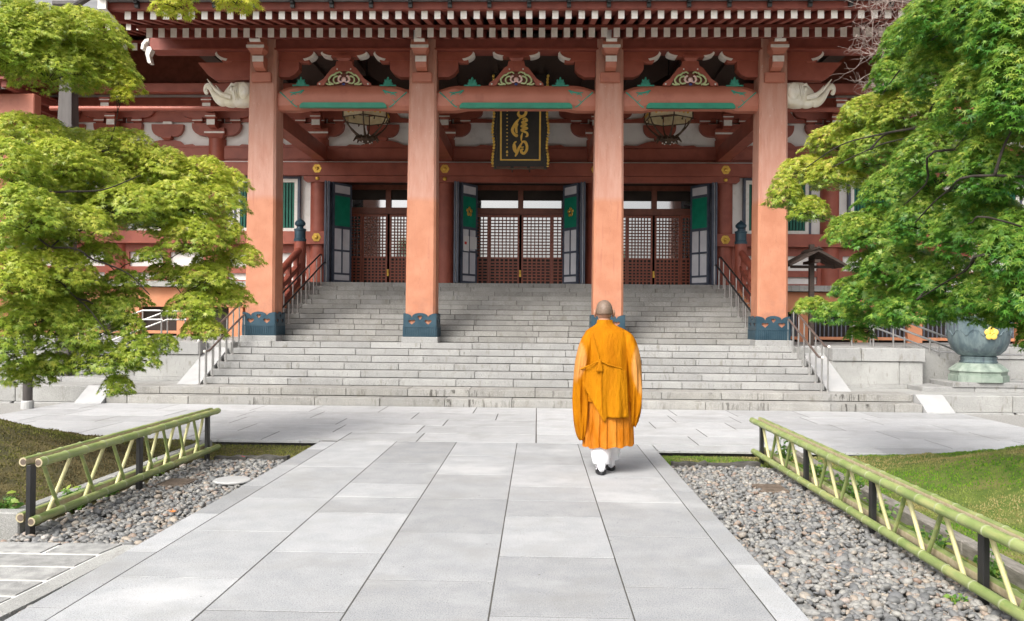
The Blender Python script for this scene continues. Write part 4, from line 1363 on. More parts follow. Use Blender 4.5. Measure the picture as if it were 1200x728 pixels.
# veranda edge and orange base wall at both sides
for s in (-1, 1):
    def bx2(name, a, b, y0, y1, z0, z1, m, bb=.008):
        q = sorted((XC + s * a, XC + s * b))
        return part(name, MB().cbox(q[0], q[1], y0, y1, z0, z1, bb), m, hall)
    x = 5.56
    while x < 14.4:
        bx2('veranda_stone', x, x + 1.3, 21.0, 21.34, ZF - .15, ZF - .01, 'granite_wall')
        x += 1.304
    bx2('base_wall', 5.56, 14.5, 21.2, 21.5, 1.72, ZF - .165, 'wall_orange')
    for k in range(7):
        xa_ = 5.6 + k * 1.32
        bx2('base_pier', xa_, xa_ + .36, 21.22, 21.5, ZP - .02, 1.718, 'wall_orange')
        bx2('vent_recess', xa_ + .361, xa_ + 1.319, 21.42, 21.5, ZP - .02, 1.718, 'interior')
        bx2('vent_sill', xa_ + .362, xa_ + 1.318, 21.26, 21.4, ZP + .05, ZP + .12, 'wall_orange')
        v_ = MB()
        for j in range(9):
            xx = xa_ + .42 + j * .105
            q = sorted((XC + s * xx, XC + s * (xx + .025)))
            v_.box(q[0], q[1], 21.3, 21.33, ZP + .121, 1.715)
        if s > 0:
            part('vent_bars', v_, 'vent_grey', hall)

# doorways
def folding_leaf(x0, y0, x1, y1, flower_on, paper):
    """one folding door leaf, hinge edge at (x0, y0), free edge at (x1, y1)"""
    L_ = math.hypot(x1 - x0, y1 - y0)
    ang = math.atan2(y1 - y0, x1 - x0)
    # visible face is towards the middle of the doorway
    M = Matrix.Translation((x0, y0, 0)) @ Matrix.Rotation(ang, 4, 'Z')
    z0, z1 = ZF + .02, 4.97
    fr = MB()
    t = .03
    for a, b in ((0, .055), (L_ - .055, L_)):
        fr.box(a, b, -t, t, z0, z1)
    for za_, zb_ in ((z0, z0 + .06), (z0 + .20, z0 + .25), (z0 + .80, z0 + .85), (z0 + 1.39, z0 + 1.46), (z0 + 2.24, z0 + 2.31), (z1 - .06, z1)):
        fr.box(.056, L_ - .056, -t + .001, t - .001, za_, zb_)
    fr.box(L_ / 2 - .02, L_ / 2 + .02, -t + .002, t - .002, z0 + .251, z0 + 1.389)
    d = part('folding_door', fr.xf(M), 'door_blue', hall)
    part('door_panel', MB().box(.05, L_ - .05, -.012, .012, z0 + .03, z0 + 1.41).xf(M), 'door_white', d)
    part('door_panel', MB().box(.05, L_ - .05, -.012, .012, z0 + 2.28, z1 - .03).xf(M), 'door_white', d)
    part('green_panel', MB().box(.05, L_ - .05, -.016, .016, z0 + 1.44, z0 + 2.27).xf(M), 'green_paint', d)
    for sd in (-1, 1):
        if flower_on:
            r = .13
            f_ = MB()
            for k in range(5):
                a = 2 * PI * k / 5 + PI / 2
                f_.ball((L_ / 2 + r * .6 * math.cos(a), sd * .02, z0 + 1.86 + r * .6 * math.sin(a)), (r * .42, .015, r * .42), 10, 6)
            part('gold_flower', f_.xf(M), 'gold', d, smooth=True)
        if paper and sd == paper:
            part('paper_notice', MB().box(.07, L_ / 2 - .03, sd * .034, sd * .036, z0 + .83, z0 + 1.22).box(L_ / 2 + .01, L_ - .03, sd * .034, sd * .036, z0 + .90, z0 + 1.22).xf(M), 'paper', d)
            part('red_stamp', MB().box(.11, .20, sd * .0365, sd * .038, z0 + 1.0, z0 + 1.07).xf(M), 'red_ink', d)
    return d
def doorway(cx_, half, left, right, fl):
    a, b = cx_ - half, cx_ + half
    # folded leaves on each side
    for s, on in ((-1, left), (1, right)):
        if not on:
            continue
        e = cx_ + s * (half - .02)
        st = MB()
        for k, w_ in enumerate((.05, .05)):
            xx = e - s * (.03 + .075 * k)
            st.box(xx - .022, xx + .022, 21.55 + .05 * k, 22.02, ZF + .02, 4.97)
        part('folded_leaf', st, 'door_blue', hall)
        st = MB()
        for k in range(1):
            xx = e - s * (.067 + .075 * k)
            st.box(xx - .006, xx + .006, 21.60 + .05 * k, 22.02, ZF + .03, 4.96)
        part('folded_leaf', st, 'door_white', hall)
        x0 = e - s * .17
        folding_leaf(x0, 21.76, x0 + -s * .36, 22.30, fl, (-1 if (fl and s < 0) else 0))
    # lattice sliding doors in their frame behind
    Y = 23.0
    part('door_head', MB().box(a - .2, b + .2, Y - .06, Y + .06, 4.30, 4.47), 'lattice_wood', hall)
    part('door_head', MB().box(a - .2, b + .2, Y - .08, Y + .08, 4.95, 5.2), 'lattice_wood', hall)
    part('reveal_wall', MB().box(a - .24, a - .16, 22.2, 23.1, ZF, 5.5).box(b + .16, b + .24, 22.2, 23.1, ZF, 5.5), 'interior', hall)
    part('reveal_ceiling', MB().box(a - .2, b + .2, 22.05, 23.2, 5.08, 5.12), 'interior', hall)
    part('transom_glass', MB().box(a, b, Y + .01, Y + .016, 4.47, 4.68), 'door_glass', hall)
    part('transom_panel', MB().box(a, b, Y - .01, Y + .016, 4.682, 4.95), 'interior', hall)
    for k in (1,):
        part('mullion', MB().box(cx_ - .07, cx_ + .07, Y - .075, Y + .05, 4.471, 4.95), 'lattice_wood', hall)
    nlf = 4
    lw = (b - a) / nlf
    for k in range(nlf):
        x0, x1 = a + k * lw, a + (k + 1) * lw
        yo = Y - .03 if k in (0, 3) else Y + .03
        if k == 1:
            x1 -= .03
        if k == 2:
            x0 += .03
        fr = MB()
        fr.box(x0, x0 + .05, yo - .02, yo + .02, ZF + .01, 4.295).box(x1 - .05, x1, yo - .02, yo + .02, ZF + .01, 4.295)
        for za_, zb_ in ((ZF + .01, ZF + .07), (3.10, 3.15), (4.23, 4.295)):
            fr.box(x0 + .051, x1 - .051, yo - .019, yo + .019, za_, zb_)
        d = part('sliding_door', fr, 'door_wood', hall)
        la = MB()
        nb = 7
        for j in range(1, nb):
            xx = x0 + .05 + (x1 - x0 - .10) * j / nb
            la.box(xx - .014, xx + .014, yo - .012, yo + .010, 3.151, 4.229)
        for j in range(1, 13):
            zz = 3.15 + 1.08 * j / 13
            la.box(x0 + .051, x1 - .051, yo - .014, yo + .006, zz - .014, zz + .014)
        part('lattice', la, 'lattice_wood', d)
        part('glass_pane', MB().box(x0 + .05, x1 - .05, yo + .013, yo + .017, 3.15, 4.23), 'door_glass', d)
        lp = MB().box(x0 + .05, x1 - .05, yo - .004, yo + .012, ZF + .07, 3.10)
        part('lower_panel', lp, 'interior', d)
        lg = MB()
        for j in range(1, 6):
            xx = x0 + .05 + (x1 - x0 - .10) * j / 6
            lg.box(xx - .020, xx + .020, yo - .016, yo - .003, ZF + .071, 3.099)
        for j in range(1, 8):
            zz = ZF + .07 + (3.10 - ZF - .07) * j / 8
            lg.box(x0 + .051, x1 - .051, yo - .018, yo - .003, zz - .019, zz + .019)
        part('lower_lattice', lg, 'door_wood', d)
    part('gold_lock', MB().cbox(cx_ - .03, cx_ + .03, Y - .05, Y - .0, 2.62, 2.80, .008).ball((cx_, Y - .06, 2.74), (.028, .02, .04), 10, 6), 'gold', hall, smooth=30)
doorway(XC, 1.69, True, True, True)
doorway(XC - 3.58, 1.42, True, False, False)
doorway(XC + 3.58, 1.42, False, True, False)

# white animal-head beam ends on the outer pillars
def animal_head(s):
    x0 = XC + s * 5.44
    h = MB()
    rings = []
    for t, ry, rz, dz in ((0, .20, .20, .0), (.10, .22, .225, .0), (.35, .23, .245, -.005), (.55, .215, .24, -.005), (.72, .17, .20, -.01), (.86, .12, .14, -.035), (.95, .07, .08, -.05)):
        ring = []
        for k in range(16):
            a = 2 * PI * k / 16
            sq = 1 / max(abs(math.cos(a)), abs(math.sin(a))) ** .35
            ring.append((x0 + s * t, 17.5 + ry * math.cos(a) * sq, 6.09 + dz + rz * math.sin(a) * sq * .98))
        rings.append(ring)
    h.ring_loft(rings)
    # trunk curling up, lower lip, tusk, ear, brow and eye
    h.tube([Vector((x0 + s * p.x, 17.44, 6.09 + p.y)) for p in curve_pts([(.78, -.08), (.98, -.12), (1.15, -.06), (1.27, .05), (1.36, .13), (1.46, .15), (1.53, .10), (1.50, .03), (1.44, .05)], 4)],
           [.13 - .085 * min(1, k / 24) for k in range(33)], 10)
    h.tube([(x0 + s * .62, 17.3, 6.0), (x0 + s * .9, 17.26, 6.04), (x0 + s * 1.12, 17.26, 6.15), (x0 + s * 1.36, 17.27, 6.33)], [.05, .05, .035, .01], 8)
    h.tube([(x0 + s * .62, 17.7, 6.0), (x0 + s * .9, 17.74, 6.04), (x0 + s * 1.12, 17.74, 6.15), (x0 + s * 1.36, 17.73, 6.33)], [.05, .05, .035, .01], 8)
    h.ball((x0 + s * .70, 17.46, 5.93), (.26, .15, .09), 14, 8)
    for sy in (-1, 1):
        h.ball((x0 + s * .22, 17.5 + sy * .225, 6.12), (.17, .05, .16), 14, 8)
        h.ball((x0 + s * .20, 17.5 + sy * .25, 6.10), (.10, .045, .10), 12, 7)
        h.ball((x0 + s * .60, 17.5 + sy * .21, 6.15), (.055, .04, .045), 10, 6)
        h.tube([(x0 + s * .48, 17.5 + sy * .225, 6.22), (x0 + s * .60, 17.5 + sy * .225, 6.24), (x0 + s * .72, 17.5 + sy * .18, 6.17)], [.015, .032, .014], 7)
        for q in range(3):
            h.tube([(x0 + s * (.34 + .06 * q), 17.5 + sy * .24, 6.26), (x0 + s * (.38 + .06 * q), 17.5 + sy * .25, 6.10), (x0 + s * (.36 + .05 * q), 17.5 + sy * .24, 5.93)], [.008, .02, .008], 6)
    h.v = [(x0 + (x - x0) * .66, y, 6.09 + (z - 6.09) * 1.10) for x, y, z in h.v]
    part('animal_head_carving', h, 'elephant', hall, smooth=50)
animal_head(-1)
animal_head(1)
# long red gutter pipe beside the hall on the left, and on the right
for s in (-1, 1):
    pp = MB().tube([(XC + s * 5.5, 18.3, 6.0), (XC + s * 10.2, 18.3, 6.0)], .055, 10)
    g = part('drain_pipe', pp, 'red', hall, smooth=50)

# ------------------------------------------------------------------ name plaque over the middle doorway
pq = thing('name_plaque', (XC, 20.6, 5.13), 'black lacquered name plaque with gold border and gold brush characters', 'plaque')
TILT = Matrix.Translation((XC + .03, 20.6, 5.13)) @ Matrix.Rotation(R(9), 4, 'X')
part('board', MB().box(-.62, .62, 0, .05, .04, 2.2).xf(TILT), 'black_lacquer', pq)
def wavy(s, r0):
    pts = []
    for k in range(45):
        z = 2.24 * k / 44
        pts.append((s * (.645 + .018 * math.sin(z * 8.6)), z))
    return pts
ed = MB()
for s in (-1, 1):
    w = wavy(s, 0)
    prof = w + [(u - s * .075, z) for u, z in w[::-1]]
    ed.prism(prof if s > 0 else prof[::-1], -.03, .06)
part('carved_edge', ed.xf(TILT), 'black_lacquer', pq)
gd = MB()
for s in (-1, 1):
    for k in range(30):
        z = .05 + k * .073
        u = .655 + .018 * math.sin(z * 8.6)
        gd.ball((s * u, -.035, z), (.034, .026, (.040 if k % 5 else .016)), 8, 6)
part('gold_edge', gd.xf(TILT), 'gold_paint', pq, smooth=True)
bt = MB().prism([(-.645, .02), (-.4, .035), (-.2, .015), (0, .03), (.2, .015), (.4, .035), (.645, .02), (.645, -.03), (.4, -.012), (.2, -.035), (0, -.02), (-.2, -.035), (-.4, -.012), (-.645, -.03)][::-1], -.02, .05)
part('bottom_rail', bt.xf(TILT), 'bronze_dark', pq)
bo = MB()
for s in (-1, 1):
    bo.box(*sorted((s * .450, s * .490)), -.012, .002, .185, 2.05)
bo.box(-.4545, .4545, -.012, .002, .185, .218)
part('gold_border', bo.xf(TILT), 'gold_paint', pq)
# brush characters, drawn as raised strokes (u, z, half width); the top one is partly behind the beam in front
def stroke(mbx, pts, y=-.010):
    q = curve_pts([(a, b, w) for a, b, w in pts], 6)
    left, right = [], []
    for i, p in enumerate(q):
        d = q[min(i + 1, len(q) - 1)] - q[max(i - 1, 0)]
        d = Vector((d.x, d.y))
        d = d.normalized() if d.length > 1e-9 else Vector((1, 0))
        n_ = Vector((-d.y, d.x)) * max(.006, p.z)
        left.append((p.x + n_.x, p.y + n_.y))
        right.append((p.x - n_.x, p.y - n_.y))
    for i in range(len(q) - 1):
        a, b, c, d = left[i], left[i + 1], right[i + 1], right[i]
        v = [(a[0], y, a[1]), (b[0], y, b[1]), (c[0], y, c[1]), (d[0], y, d[1])]
        v += [(x, .002, z) for x, _, z in v]
        mbx.add(v, [(0, 1, 2, 3), (0, 4, 5, 1), (2, 6, 7, 3), (1, 5, 6, 2), (3, 7, 4, 0)])
ch = MB()
K_ = lambda pts, w: [((a - 338) * .00246, .20 + (575 - b) * .00246, w * (.45 if k in (0, len(pts) - 1) else 1)) for k, (a, b) in enumerate(pts)]
for pts, w in (
        ([(293, 70), (294, 88), (304, 104)], .036),
        ([(330, 108), (318, 95), (332, 74), (362, 68), (386, 90), (390, 124), (370, 152), (336, 158), (316, 136), (322, 110)], .034),
        ([(338, 104), (352, 98), (366, 106)], .016), ([(352, 52), (345, 62), (338, 80)], .03), ([(300, 40), (350, 34), (400, 44)], .03),
        ([(345, 156), (334, 172), (322, 190)], .020),
        ([(322, 182), (300, 212), (276, 246), (259, 284), (270, 318), (300, 342), (306, 326)], .034), ([(314, 226), (296, 262), (298, 300), (306, 318)], .030),
        ([(352, 188), (384, 178), (400, 198), (352, 214), (398, 234), (346, 250), (404, 270), (346, 288), (398, 312), (406, 340), (388, 352)], .026),
        ([(366, 182), (364, 240), (360, 306)], .020), ([(358, 312), (348, 350), (346, 392)], .024),
        ([(266, 424), (276, 436), (284, 478), (300, 512)], .042), ([(300, 396), (284, 408), (268, 424)], .022), ([(288, 542), (302, 512), (328, 452), (362, 396)], .030),
        ([(346, 398), (384, 402), (402, 440), (398, 482), (374, 512), (350, 500), (348, 480), (368, 468)], .032), ([(330, 440), (352, 452), (372, 448)], .016)):
    stroke(ch, K_(pts, w))
part('brush_character', ch.xf(TILT), 'gold_paint', pq)
sm = MB()
for k in range(15):
    z = 1.62 - k * .085
    sm.box(-.335 + .006 * math.sin(k * 2.3), -.305 + .006 * math.sin(k * 3.1), -.005, .002, z - .026, z)
    if k % 2:
        sm.box(-.345, -.297, -.006, .002, z - .012, z - .004)
sm.box(-.345, -.295, -.005, .002, .36, .41).box(-.34, -.30, -.005, .002, .29, .33)
part('small_inscription', sm.xf(TILT), 'gold_paint', pq)
part('bracket', MB().box(-.24, -.16, .02, .10, -.02, .05).box(.16, .24, .02, .10, -.02, .05).xf(TILT), 'black_metal', pq)
part('hanger', MB().tube([TILT @ Vector((-.4, .05, 2.15)), (XC - .4, 21.2, 7.36)], .02, 6).tube([TILT @ Vector((.4, .05, 2.15)), (XC + .45, 21.2, 7.36)], .02, 6), 'black_metal', pq)
part('support_rod', MB().tube([TILT @ Vector((-.2, .06, .0)), (XC - .2, 21.82, 5.25)], .015, 6).tube([TILT @ Vector((.2, .06, .0)), (XC + .25, 21.82, 5.25)], .015, 6), 'black_metal', pq)

# ------------------------------------------------------------------ hanging lanterns
def lantern(x, y, z, lab):
    l = thing('hanging_lantern', (x, y, z - .6), lab, 'lantern', 'hexagonal lanterns hanging in the porch')
    ro = R(4)
    hexp = lambda r, zz: [(x + r * math.cos(ro + PI / 3 * k + PI / 6 + PI / 6 * 0), y + r * math.sin(ro + PI / 3 * k + PI / 6), zz) for k in range(6)]
    # crown band: six gilt panels between dark posts
    for k in range(6):
        a, b = Vector(hexp(.56, z)[k]), Vector(hexp(.56, z)[(k + 1) % 6])
        a1, b1 = a.lerp(b, .05), a.lerp(b, .95)
        o = (a + b) / 2 - Vector((x, y, z))
        o.normalize()
        o *= .02
        up = Vector((0, 0, .19))
        v = [a1, b1, b1 + up, a1 + up, a1 - o, b1 - o, b1 + up - o, a1 + up - o]
        g = part('gilt_panel', MB().add([tuple(p) for p in v], [(0, 1, 2, 3), (7, 6, 5, 4), (0, 4, 5, 1), (1, 5, 6, 2), (2, 6, 7, 3), (3, 7, 4, 0)]), 'lantern_gold', l)
        rs = MB()
        for t in (.28, .5, .72):
            c = a.lerp(b, t) + Vector((0, 0, .095)) + o * .6
            rs.ball(tuple(c), (.028, .028, .028), 8, 5)
        part('rosette', rs, 'gold', g, smooth=True)
    fr = MB()
    for k in range(6):
        p = hexp(.57, z)[k]
        fr.tube([(p[0], p[1], z - .02), (p[0], p[1], z + .20)], .015, 6)
    for zz in (z - .010, z + .20):
        q = hexp(.57, zz)
        fr.tube(q + [q[0]], .012, 6)
    part('crown_frame', fr, 'bronze_dark', l)
    rb = MB()
    for k in range(6):
        a = ro + PI / 3 * k + PI / 6
        pts = [(.54, 0), (.50, -.10), (.40, -.22), (.26, -.34), (.14, -.42), (.05, -.46)]
        rb.tube([(x + r * math.cos(a), y + r * math.sin(a), z + dz) for r, dz in pts], [.014, .016, .019, .026, .036, .05], 7)
        # little hanging curl on each panel
        am = a + PI / 6
        rb.tube([(x + .47 * math.cos(am), y + .47 * math.sin(am), z - .01), (x + .46 * math.cos(am), y + .46 * math.sin(am), z - .07), (x + .43 * math.cos(am), y + .43 * math.sin(am), z - .05)], .014, 6)
    part('rib', rb, 'bronze_dark', l, smooth=True)
    ros = MB()
    ros.lathe([(.04, -.36), (.16, -.40), (.20, -.46), (.12, -.52), (.02, -.56)], 16, (x, y, z))
    for k in range(10):
        a = 2 * PI * k / 10
        ros.tube([(x + .12 * math.cos(a), y + .12 * math.sin(a), z - .46), (x + .24 * math.cos(a), y + .24 * math.sin(a), z - .42), (x + .30 * math.cos(a), y + .30 * math.sin(a), z - .50)], [.04, .035, .012], 6)
    part('rosette_base', ros, 'bronze_dark', l, smooth=True)
    st = MB()
    for k in range(6):
        a = 2 * PI * k / 6
        st.ball((x + .13 * math.cos(a), y + .13 * math.sin(a), z - .53), .018, 8, 5)
    part('stud', st, 'white_paint', l, smooth=True)
    bd = MB().ring_loft([hexp(.34, z + .17), hexp(.34, z + .62)])
    part('lantern_body', bd, 'lantern_gold', l)
    part('canopy', MB().ring_loft([hexp(.66, z + .62), hexp(.62, z + .68), hexp(.30, z + .86), hexp(.08, z + 1.0)]), 'bronze_dark', l)
    part('rod', MB().tube([(x, y, z + .98), (x, y, 7.42)], .018, 8), 'black_metal', l)
lantern(XC - 3.50, 19.5, 6.05, 'hexagonal gilt hanging lantern in the porch bay on the grey downpipe side')
lantern(XC + 3.42, 19.5, 6.05, 'hexagonal gilt hanging lantern in the porch bay on the bronze bowl side')

# ------------------------------------------------------------------ stair handrails
def handrail(lab, x, s, pts_low, pts_post, h1, h2, m_rail, hor, zz=None):
    """two-tier rail: foot points (y, z) along the stair; s: which way the paired posts stand"""
    l = thing('handrail', (x, pts_low[0][0], pts_low[0][1]), lab, 'handrail')
    for dx, h in ((0, h1), (s * .11, h2)):
        q = [(x + dx, y, z + h) for y, z in pts_low]
        first = (q[0][0], q[0][1] - hor, q[0][2])
        last = (q[-1][0], q[-1][1] + hor, q[-1][2])
        part('rail', MB().tube([first] + q + [last], .020, 8), m_rail, l, smooth=50)
        n_ = len(pts_post)
        for y, z in pts_post:
            # rail height at y
            if y <= pts_low[0][0]:
                zr = pts_low[0][1]
            elif y >= pts_low[-1][0]:
                zr = pts_low[-1][1]
            else:
                t = (y - pts_low[0][0]) / (pts_low[-1][0] - pts_low[0][0])
                zr = pts_low[0][1] + t * (pts_low[-1][1] - pts_low[0][1])
            p = part('post', MB().tube([(x + dx, y, z), (x + dx, y, zr + h - .018)], .015, 8), 'steel', l, smooth=50)
            part('base_flange', MB().lathe([(.035, 0), (.035, .012), (.018, .02)], 12, (x + dx, y, z)), 'steel', p)
        for q_ in (first, last):
            pass
        part('end_cap', MB().ball((first[0], first[1], first[2]), .028, 8, 6), 'white_paint', l, smooth=True)
for s, tx in ((-1, 'on the grey downpipe side'), (1, 'on the bronze bowl side')):
    ps = []
    for i in range(0, 12, 2):
        ps.append((YCC + i * TC + .17, ZP + (i + 1) * RC))
    ps.append((YTOP + .3, ZF))
    handrail('black two-tier handrail of the upper stairs ' + tx, XC + s * 4.93, s, [(YCC + .12, ZP + .10), (YTOP + .15, ZF + .0)], [(YCC - .12, ZP)] + ps, .50, .70, 'black_metal', .16)
    ps = [(YB - .15, ZL)]
    for i in range(0, 6, 1):
        ps.append((YB + i * TB + .17, ZL + (i + 1) * RB))
    handrail('brown steel two-tier handrail of the lower stairs ' + ('beside the maple with the yellowish crown' if s < 0 else 'near the roofed wooden post'), XC + s * 5.47, s, [(YB + .0, ZL + .05), (YB + 5.3 * TB, ZP - .02)], ps, .55, .74, 'steel_brown', .2)

# side-stair rails
for s, tx in ((1, 'by the bronze bowl'), (-1, 'behind the yellow-green maple')):
    l = thing('side_stair_rail', (XC + s * 8.5, 16.7, ZL), 'bright steel rails running down the side steps ' + tx, 'handrail')
    for y in (16.70, 17.84):
        for h in (.42, .60):
            p0 = [(XC + s * 6.95, y, ZP + h), (XC + s * 7.35, y, ZP + h), (XC + s * 8.75, y, ZL + .2 + h), (XC + s * 9.9, y, ZL + .2 + h)]
            part('rail', MB().tube(p0, .019, 8), 'steel', l, smooth=50)
        for xx, zb_, zt in ((6.97, ZP, ZP + .60), (7.35, ZP, ZP + .60), (8.05, .75, 1.19), (8.75, .49, ZL + .8), (9.88, ZL, ZL + .8)):
            part('post', MB().tube([(XC + s * xx, y, zb_ - .02), (XC + s * xx, y, zt)], .018, 8), 'steel', l, smooth=50)

# ------------------------------------------------------------------ red balustrades beside the upper flight
for s, tx in ((-1, 'on the grey downpipe side'), (1, 'on the roofed post side')):
    x = XC + s * 5.43
    b = thing('balustrade', (x, 21.0, ZF), 'red stair balustrade with a black onion-shaped finial ' + tx, 'balustrade')
    part('newel_post', MB().lathe([(.145, ZF - .3), (.145, 3.36)], 24, (x, 21.0, 0)), 'red', b, smooth=50)
    part('finial', MB().lathe([(.150, 3.36), (.155, 3.42), (.135, 3.44), (.135, 3.62), (.15, 3.64), (.15, 3.67), (.085, 3.69), (.075, 3.73), (.125, 3.77), (.135, 3.82), (.10, 3.87), (.03, 3.92), (.005, 3.95)], 24, (x, 21.0, 0)), 'shoe_metal', b, smooth=35)
    def rail(h, r, nm):
        y0, y1 = 17.82, 20.9
        z0, z1 = ZP + .12 + h, ZF + h - .02
        part(nm, MB().tube([(x, y0, z0), (x, y1, z1)], r, 10), 'red', b, smooth=50)
    rail(.78, .085, 'top_rail')
    for h, a_ in ((.42, .06), (.05, .08)):
        y0, y1 = 17.82, 20.9
        z0, z1 = ZP + .12 + h, ZF + h - .02
        part('side_rail', MB().prism([(y0, z0 - a_), (y1, z1 - a_), (y1, z1 + a_), (y0, z0 + a_)], x - .06, x + .06, 'x'), 'red', b)
    for k in range(5):
        y = 18.2 + k * .62
        z = ZP + .12 + (y - 17.82) / 3.08 * (ZF - ZP - .14)
        part('strut', MB().box(x - .05, x + .05, y - .07, y + .07, z + .02, z + .74), 'red', b)
    part('stringer', MB().prism([(17.82, ZP - .02), (21.1, ZP - .02), (21.1, ZF - .05), (17.82, ZP + .12)], x - .10, x + .10, 'x'), 'wall_orange', b)

# ------------------------------------------------------------------ bronze water bowl
BX, BY = 8.12, 15.95
bw = thing('bronze_bowl', (BX, BY, ZL + .075), 'large patinated bronze bowl with a gold plum blossom crest', 'bowl')
ZB = ZL + .076
part('base_slab', MB().cbox(BX - .66, BX + .62, BY - .42, BY + .5, ZB, ZB + .085, .012), 'granite_step', bw)
octs = lambda r, z: [(BX + r * math.cos(PI / 4 * k + PI / 8), BY + r * math.sin(PI / 4 * k + PI / 8), z) for k in range(8)]
part('pedestal', MB().ring_loft([octs(.50, ZB + .086), octs(.50, ZB + .20), octs(.47, ZB + .205), octs(.47, ZB + .27), octs(.50, ZB + .275), octs(.49, ZB + .30), octs(.40, ZB + .38), octs(.34, ZB + .42)]), 'pedestal', bw)
part('foot', MB().lathe([(.31, .42), (.32, .45), (.30, .46), (.30, .50), (.315, .52), (.29, .545)], 32, (BX, BY, ZB)), 'bronze_patina', bw, smooth=40)
def petal(a, z):
    return 1 + .022 * abs(math.cos(a * 6)) * max(0, min(1, (1.15 - z) / .3))
pr = [(.27, .54), (.36, .57), (.46, .66), (.53, .80), (.565, .97), (.57, 1.12), (.575, 1.22), (.60, 1.26), (.60, 1.29), (.55, 1.29), (.53, 1.2), (.52, 1.0), (.46, .8), (.30, .66), (.02, .62)]
pr = [(r_ * .93, z_ * 1.0) for r_, z_ in pr]
part('bowl', MB().lathe(pr, 72, (BX, BY, ZB), mod=petal), 'bronze_patina', bw, smooth=50)
rl = MB()
for k in range(12):
    a = 2 * PI * k / 12 + .2
    q = curve_pts([(-.20, .98), (-.14, 1.03), (-.07, 1.0), (0, .93), (.07, 1.0), (.14, 1.03), (.20, .98)], 3)
    pts = []
    for p in q:
        aa = a + p.x / .57
        rr = .533
        pts.append((BX + rr * math.cos(aa), BY + rr * math.sin(aa), ZB + p.y))
    rl.tube(pts, .008, 5)
part('lotus_relief', rl, 'bronze_patina', bw, smooth=True)
fa_ = -PI / 2 - .09
fc = Vector((BX + .545 * math.cos(fa_), BY + .545 * math.sin(fa_), ZB + .97))
MF = Matrix.Translation(fc) @ Matrix.Rotation(fa_ + PI / 2, 4, 'Z')
fl = MB()
for k in range(5):
    a = PI / 2 + 2 * PI * k / 5
    fl.ball((.066 * math.cos(a), 0, .066 * math.sin(a)), (.058, .022, .058), 12, 7)
fl.ball((0, -.02, 0), (.022, .018, .022), 10, 6)
for k in range(5):
    a = PI / 2 + 2 * PI * k / 5
    fl.tube([(0, -.024, 0), (.05 * math.cos(a), -.026, .05 * math.sin(a))], .005, 5)
part('plum_blossom_crest', fl.xf(MF), 'gold_paint', bw, smooth=True)

# ------------------------------------------------------------------ roofed wooden post
hx, hy = 5.72, 18.0
hp = thing('roofed_post', (hx, hy, ZP - .01), 'dark wooden post with a small pitched board roof', 'post')
part('post', MB().cbox(hx - .05, hx + .05, hy - .05, hy + .05, ZP - .012, 3.10, .006), 'dark_wood', hp)
for s in (-1, 1):
    prof = [(hx, 2.98), (hx + s * .58, 2.66), (hx + s * .58, 2.61), (hx, 2.92)]
    for k in range(6):
        y = hy - .45 + k * .15
        part('roof_board', MB().prism([(u, z + (.006 if k % 2 else 0)) for u, z in prof], y, y + .147), 'dark_wood', hp)
part('ridge_cap', MB().prism([(hx - .10, 2.945), (hx - .01, 3.02), (hx + .01, 3.02), (hx + .10, 2.945), (hx, 2.99)], hy - .48, hy + .48), 'dark_wood', hp)
part('cross_beam', MB().box(hx - .45, hx + .45, hy - .052, hy - .0505 + .03, 2.60, 2.66).box(hx - .055, hx + .055, hy - .40, hy + .40, 2.70, 2.76), 'dark_wood', hp)

# ------------------------------------------------------------------ lamp post, downpipe
lp = thing('lamp_post', (-8.38, 13.83, -.05), 'plain grey steel lamp post on a pale stone foot', 'lamp post')
part('foot', MB().lathe([(.10, -.08), (.10, .06), (.09, .08)], 16, (-8.38, 13.83, 0)), 'white_stone', lp)
part('pole', MB().lathe([(.075, .081), (.072, 1.0), (.06, 2.5)], 16, (-8.38, 13.83, 0)), 'zinc', lp, smooth=50)
part('lamp_head', MB().lathe([(.06, 2.5), (.15, 2.55), (.15, 2.82), (.19, 2.85), (.05, 2.98)], 16, (-8.38, 13.83, 0)), 'zinc', lp, smooth=30)
dp = thing('downpipe', (-9.0, 16.0, ZL), 'square grey metal downpipe with collars hanging from the porch eave', 'drainpipe')
dx, dy = -8.98, 16.0
part('pipe', MB().box(dx - .13, dx + .13, dy - .13, dy + .13, ZL, 5.05), 'zinc', dp)
part('pipe', MB().ring_loft([[(dx - a, dy - a, z), (dx + a, dy - a, z), (dx + a, dy + a, z), (dx - a, dy + a, z)] for a, z in ((.135, 5.08), (.115, 6.05))]), 'zinc', dp)
part('pipe', MB().box(dx - .125, dx + .125, dy - .125, dy + .125, 6.09, 7.35), 'zinc', dp)
for z in (5.05, 6.05, 7.05):
    part('collar', MB().cbox(dx - .16, dx + .16, dy - .16, dy + .16, z, z + .045, .008), 'zinc', dp)
part('hopper', MB().ring_loft([[(dx - a, dy - a, z), (dx + a, dy - a, z), (dx + a, dy + a, z), (dx - a, dy + a, z)] for a, z in ((.13, 7.18), (.22, 7.36), (.22, 7.42))]), 'zinc', dp)
part('outlet', MB().tube([(dx, dy, 7.34), (dx + .9, 15.1, 7.26)], .06, 8), 'zinc', dp)

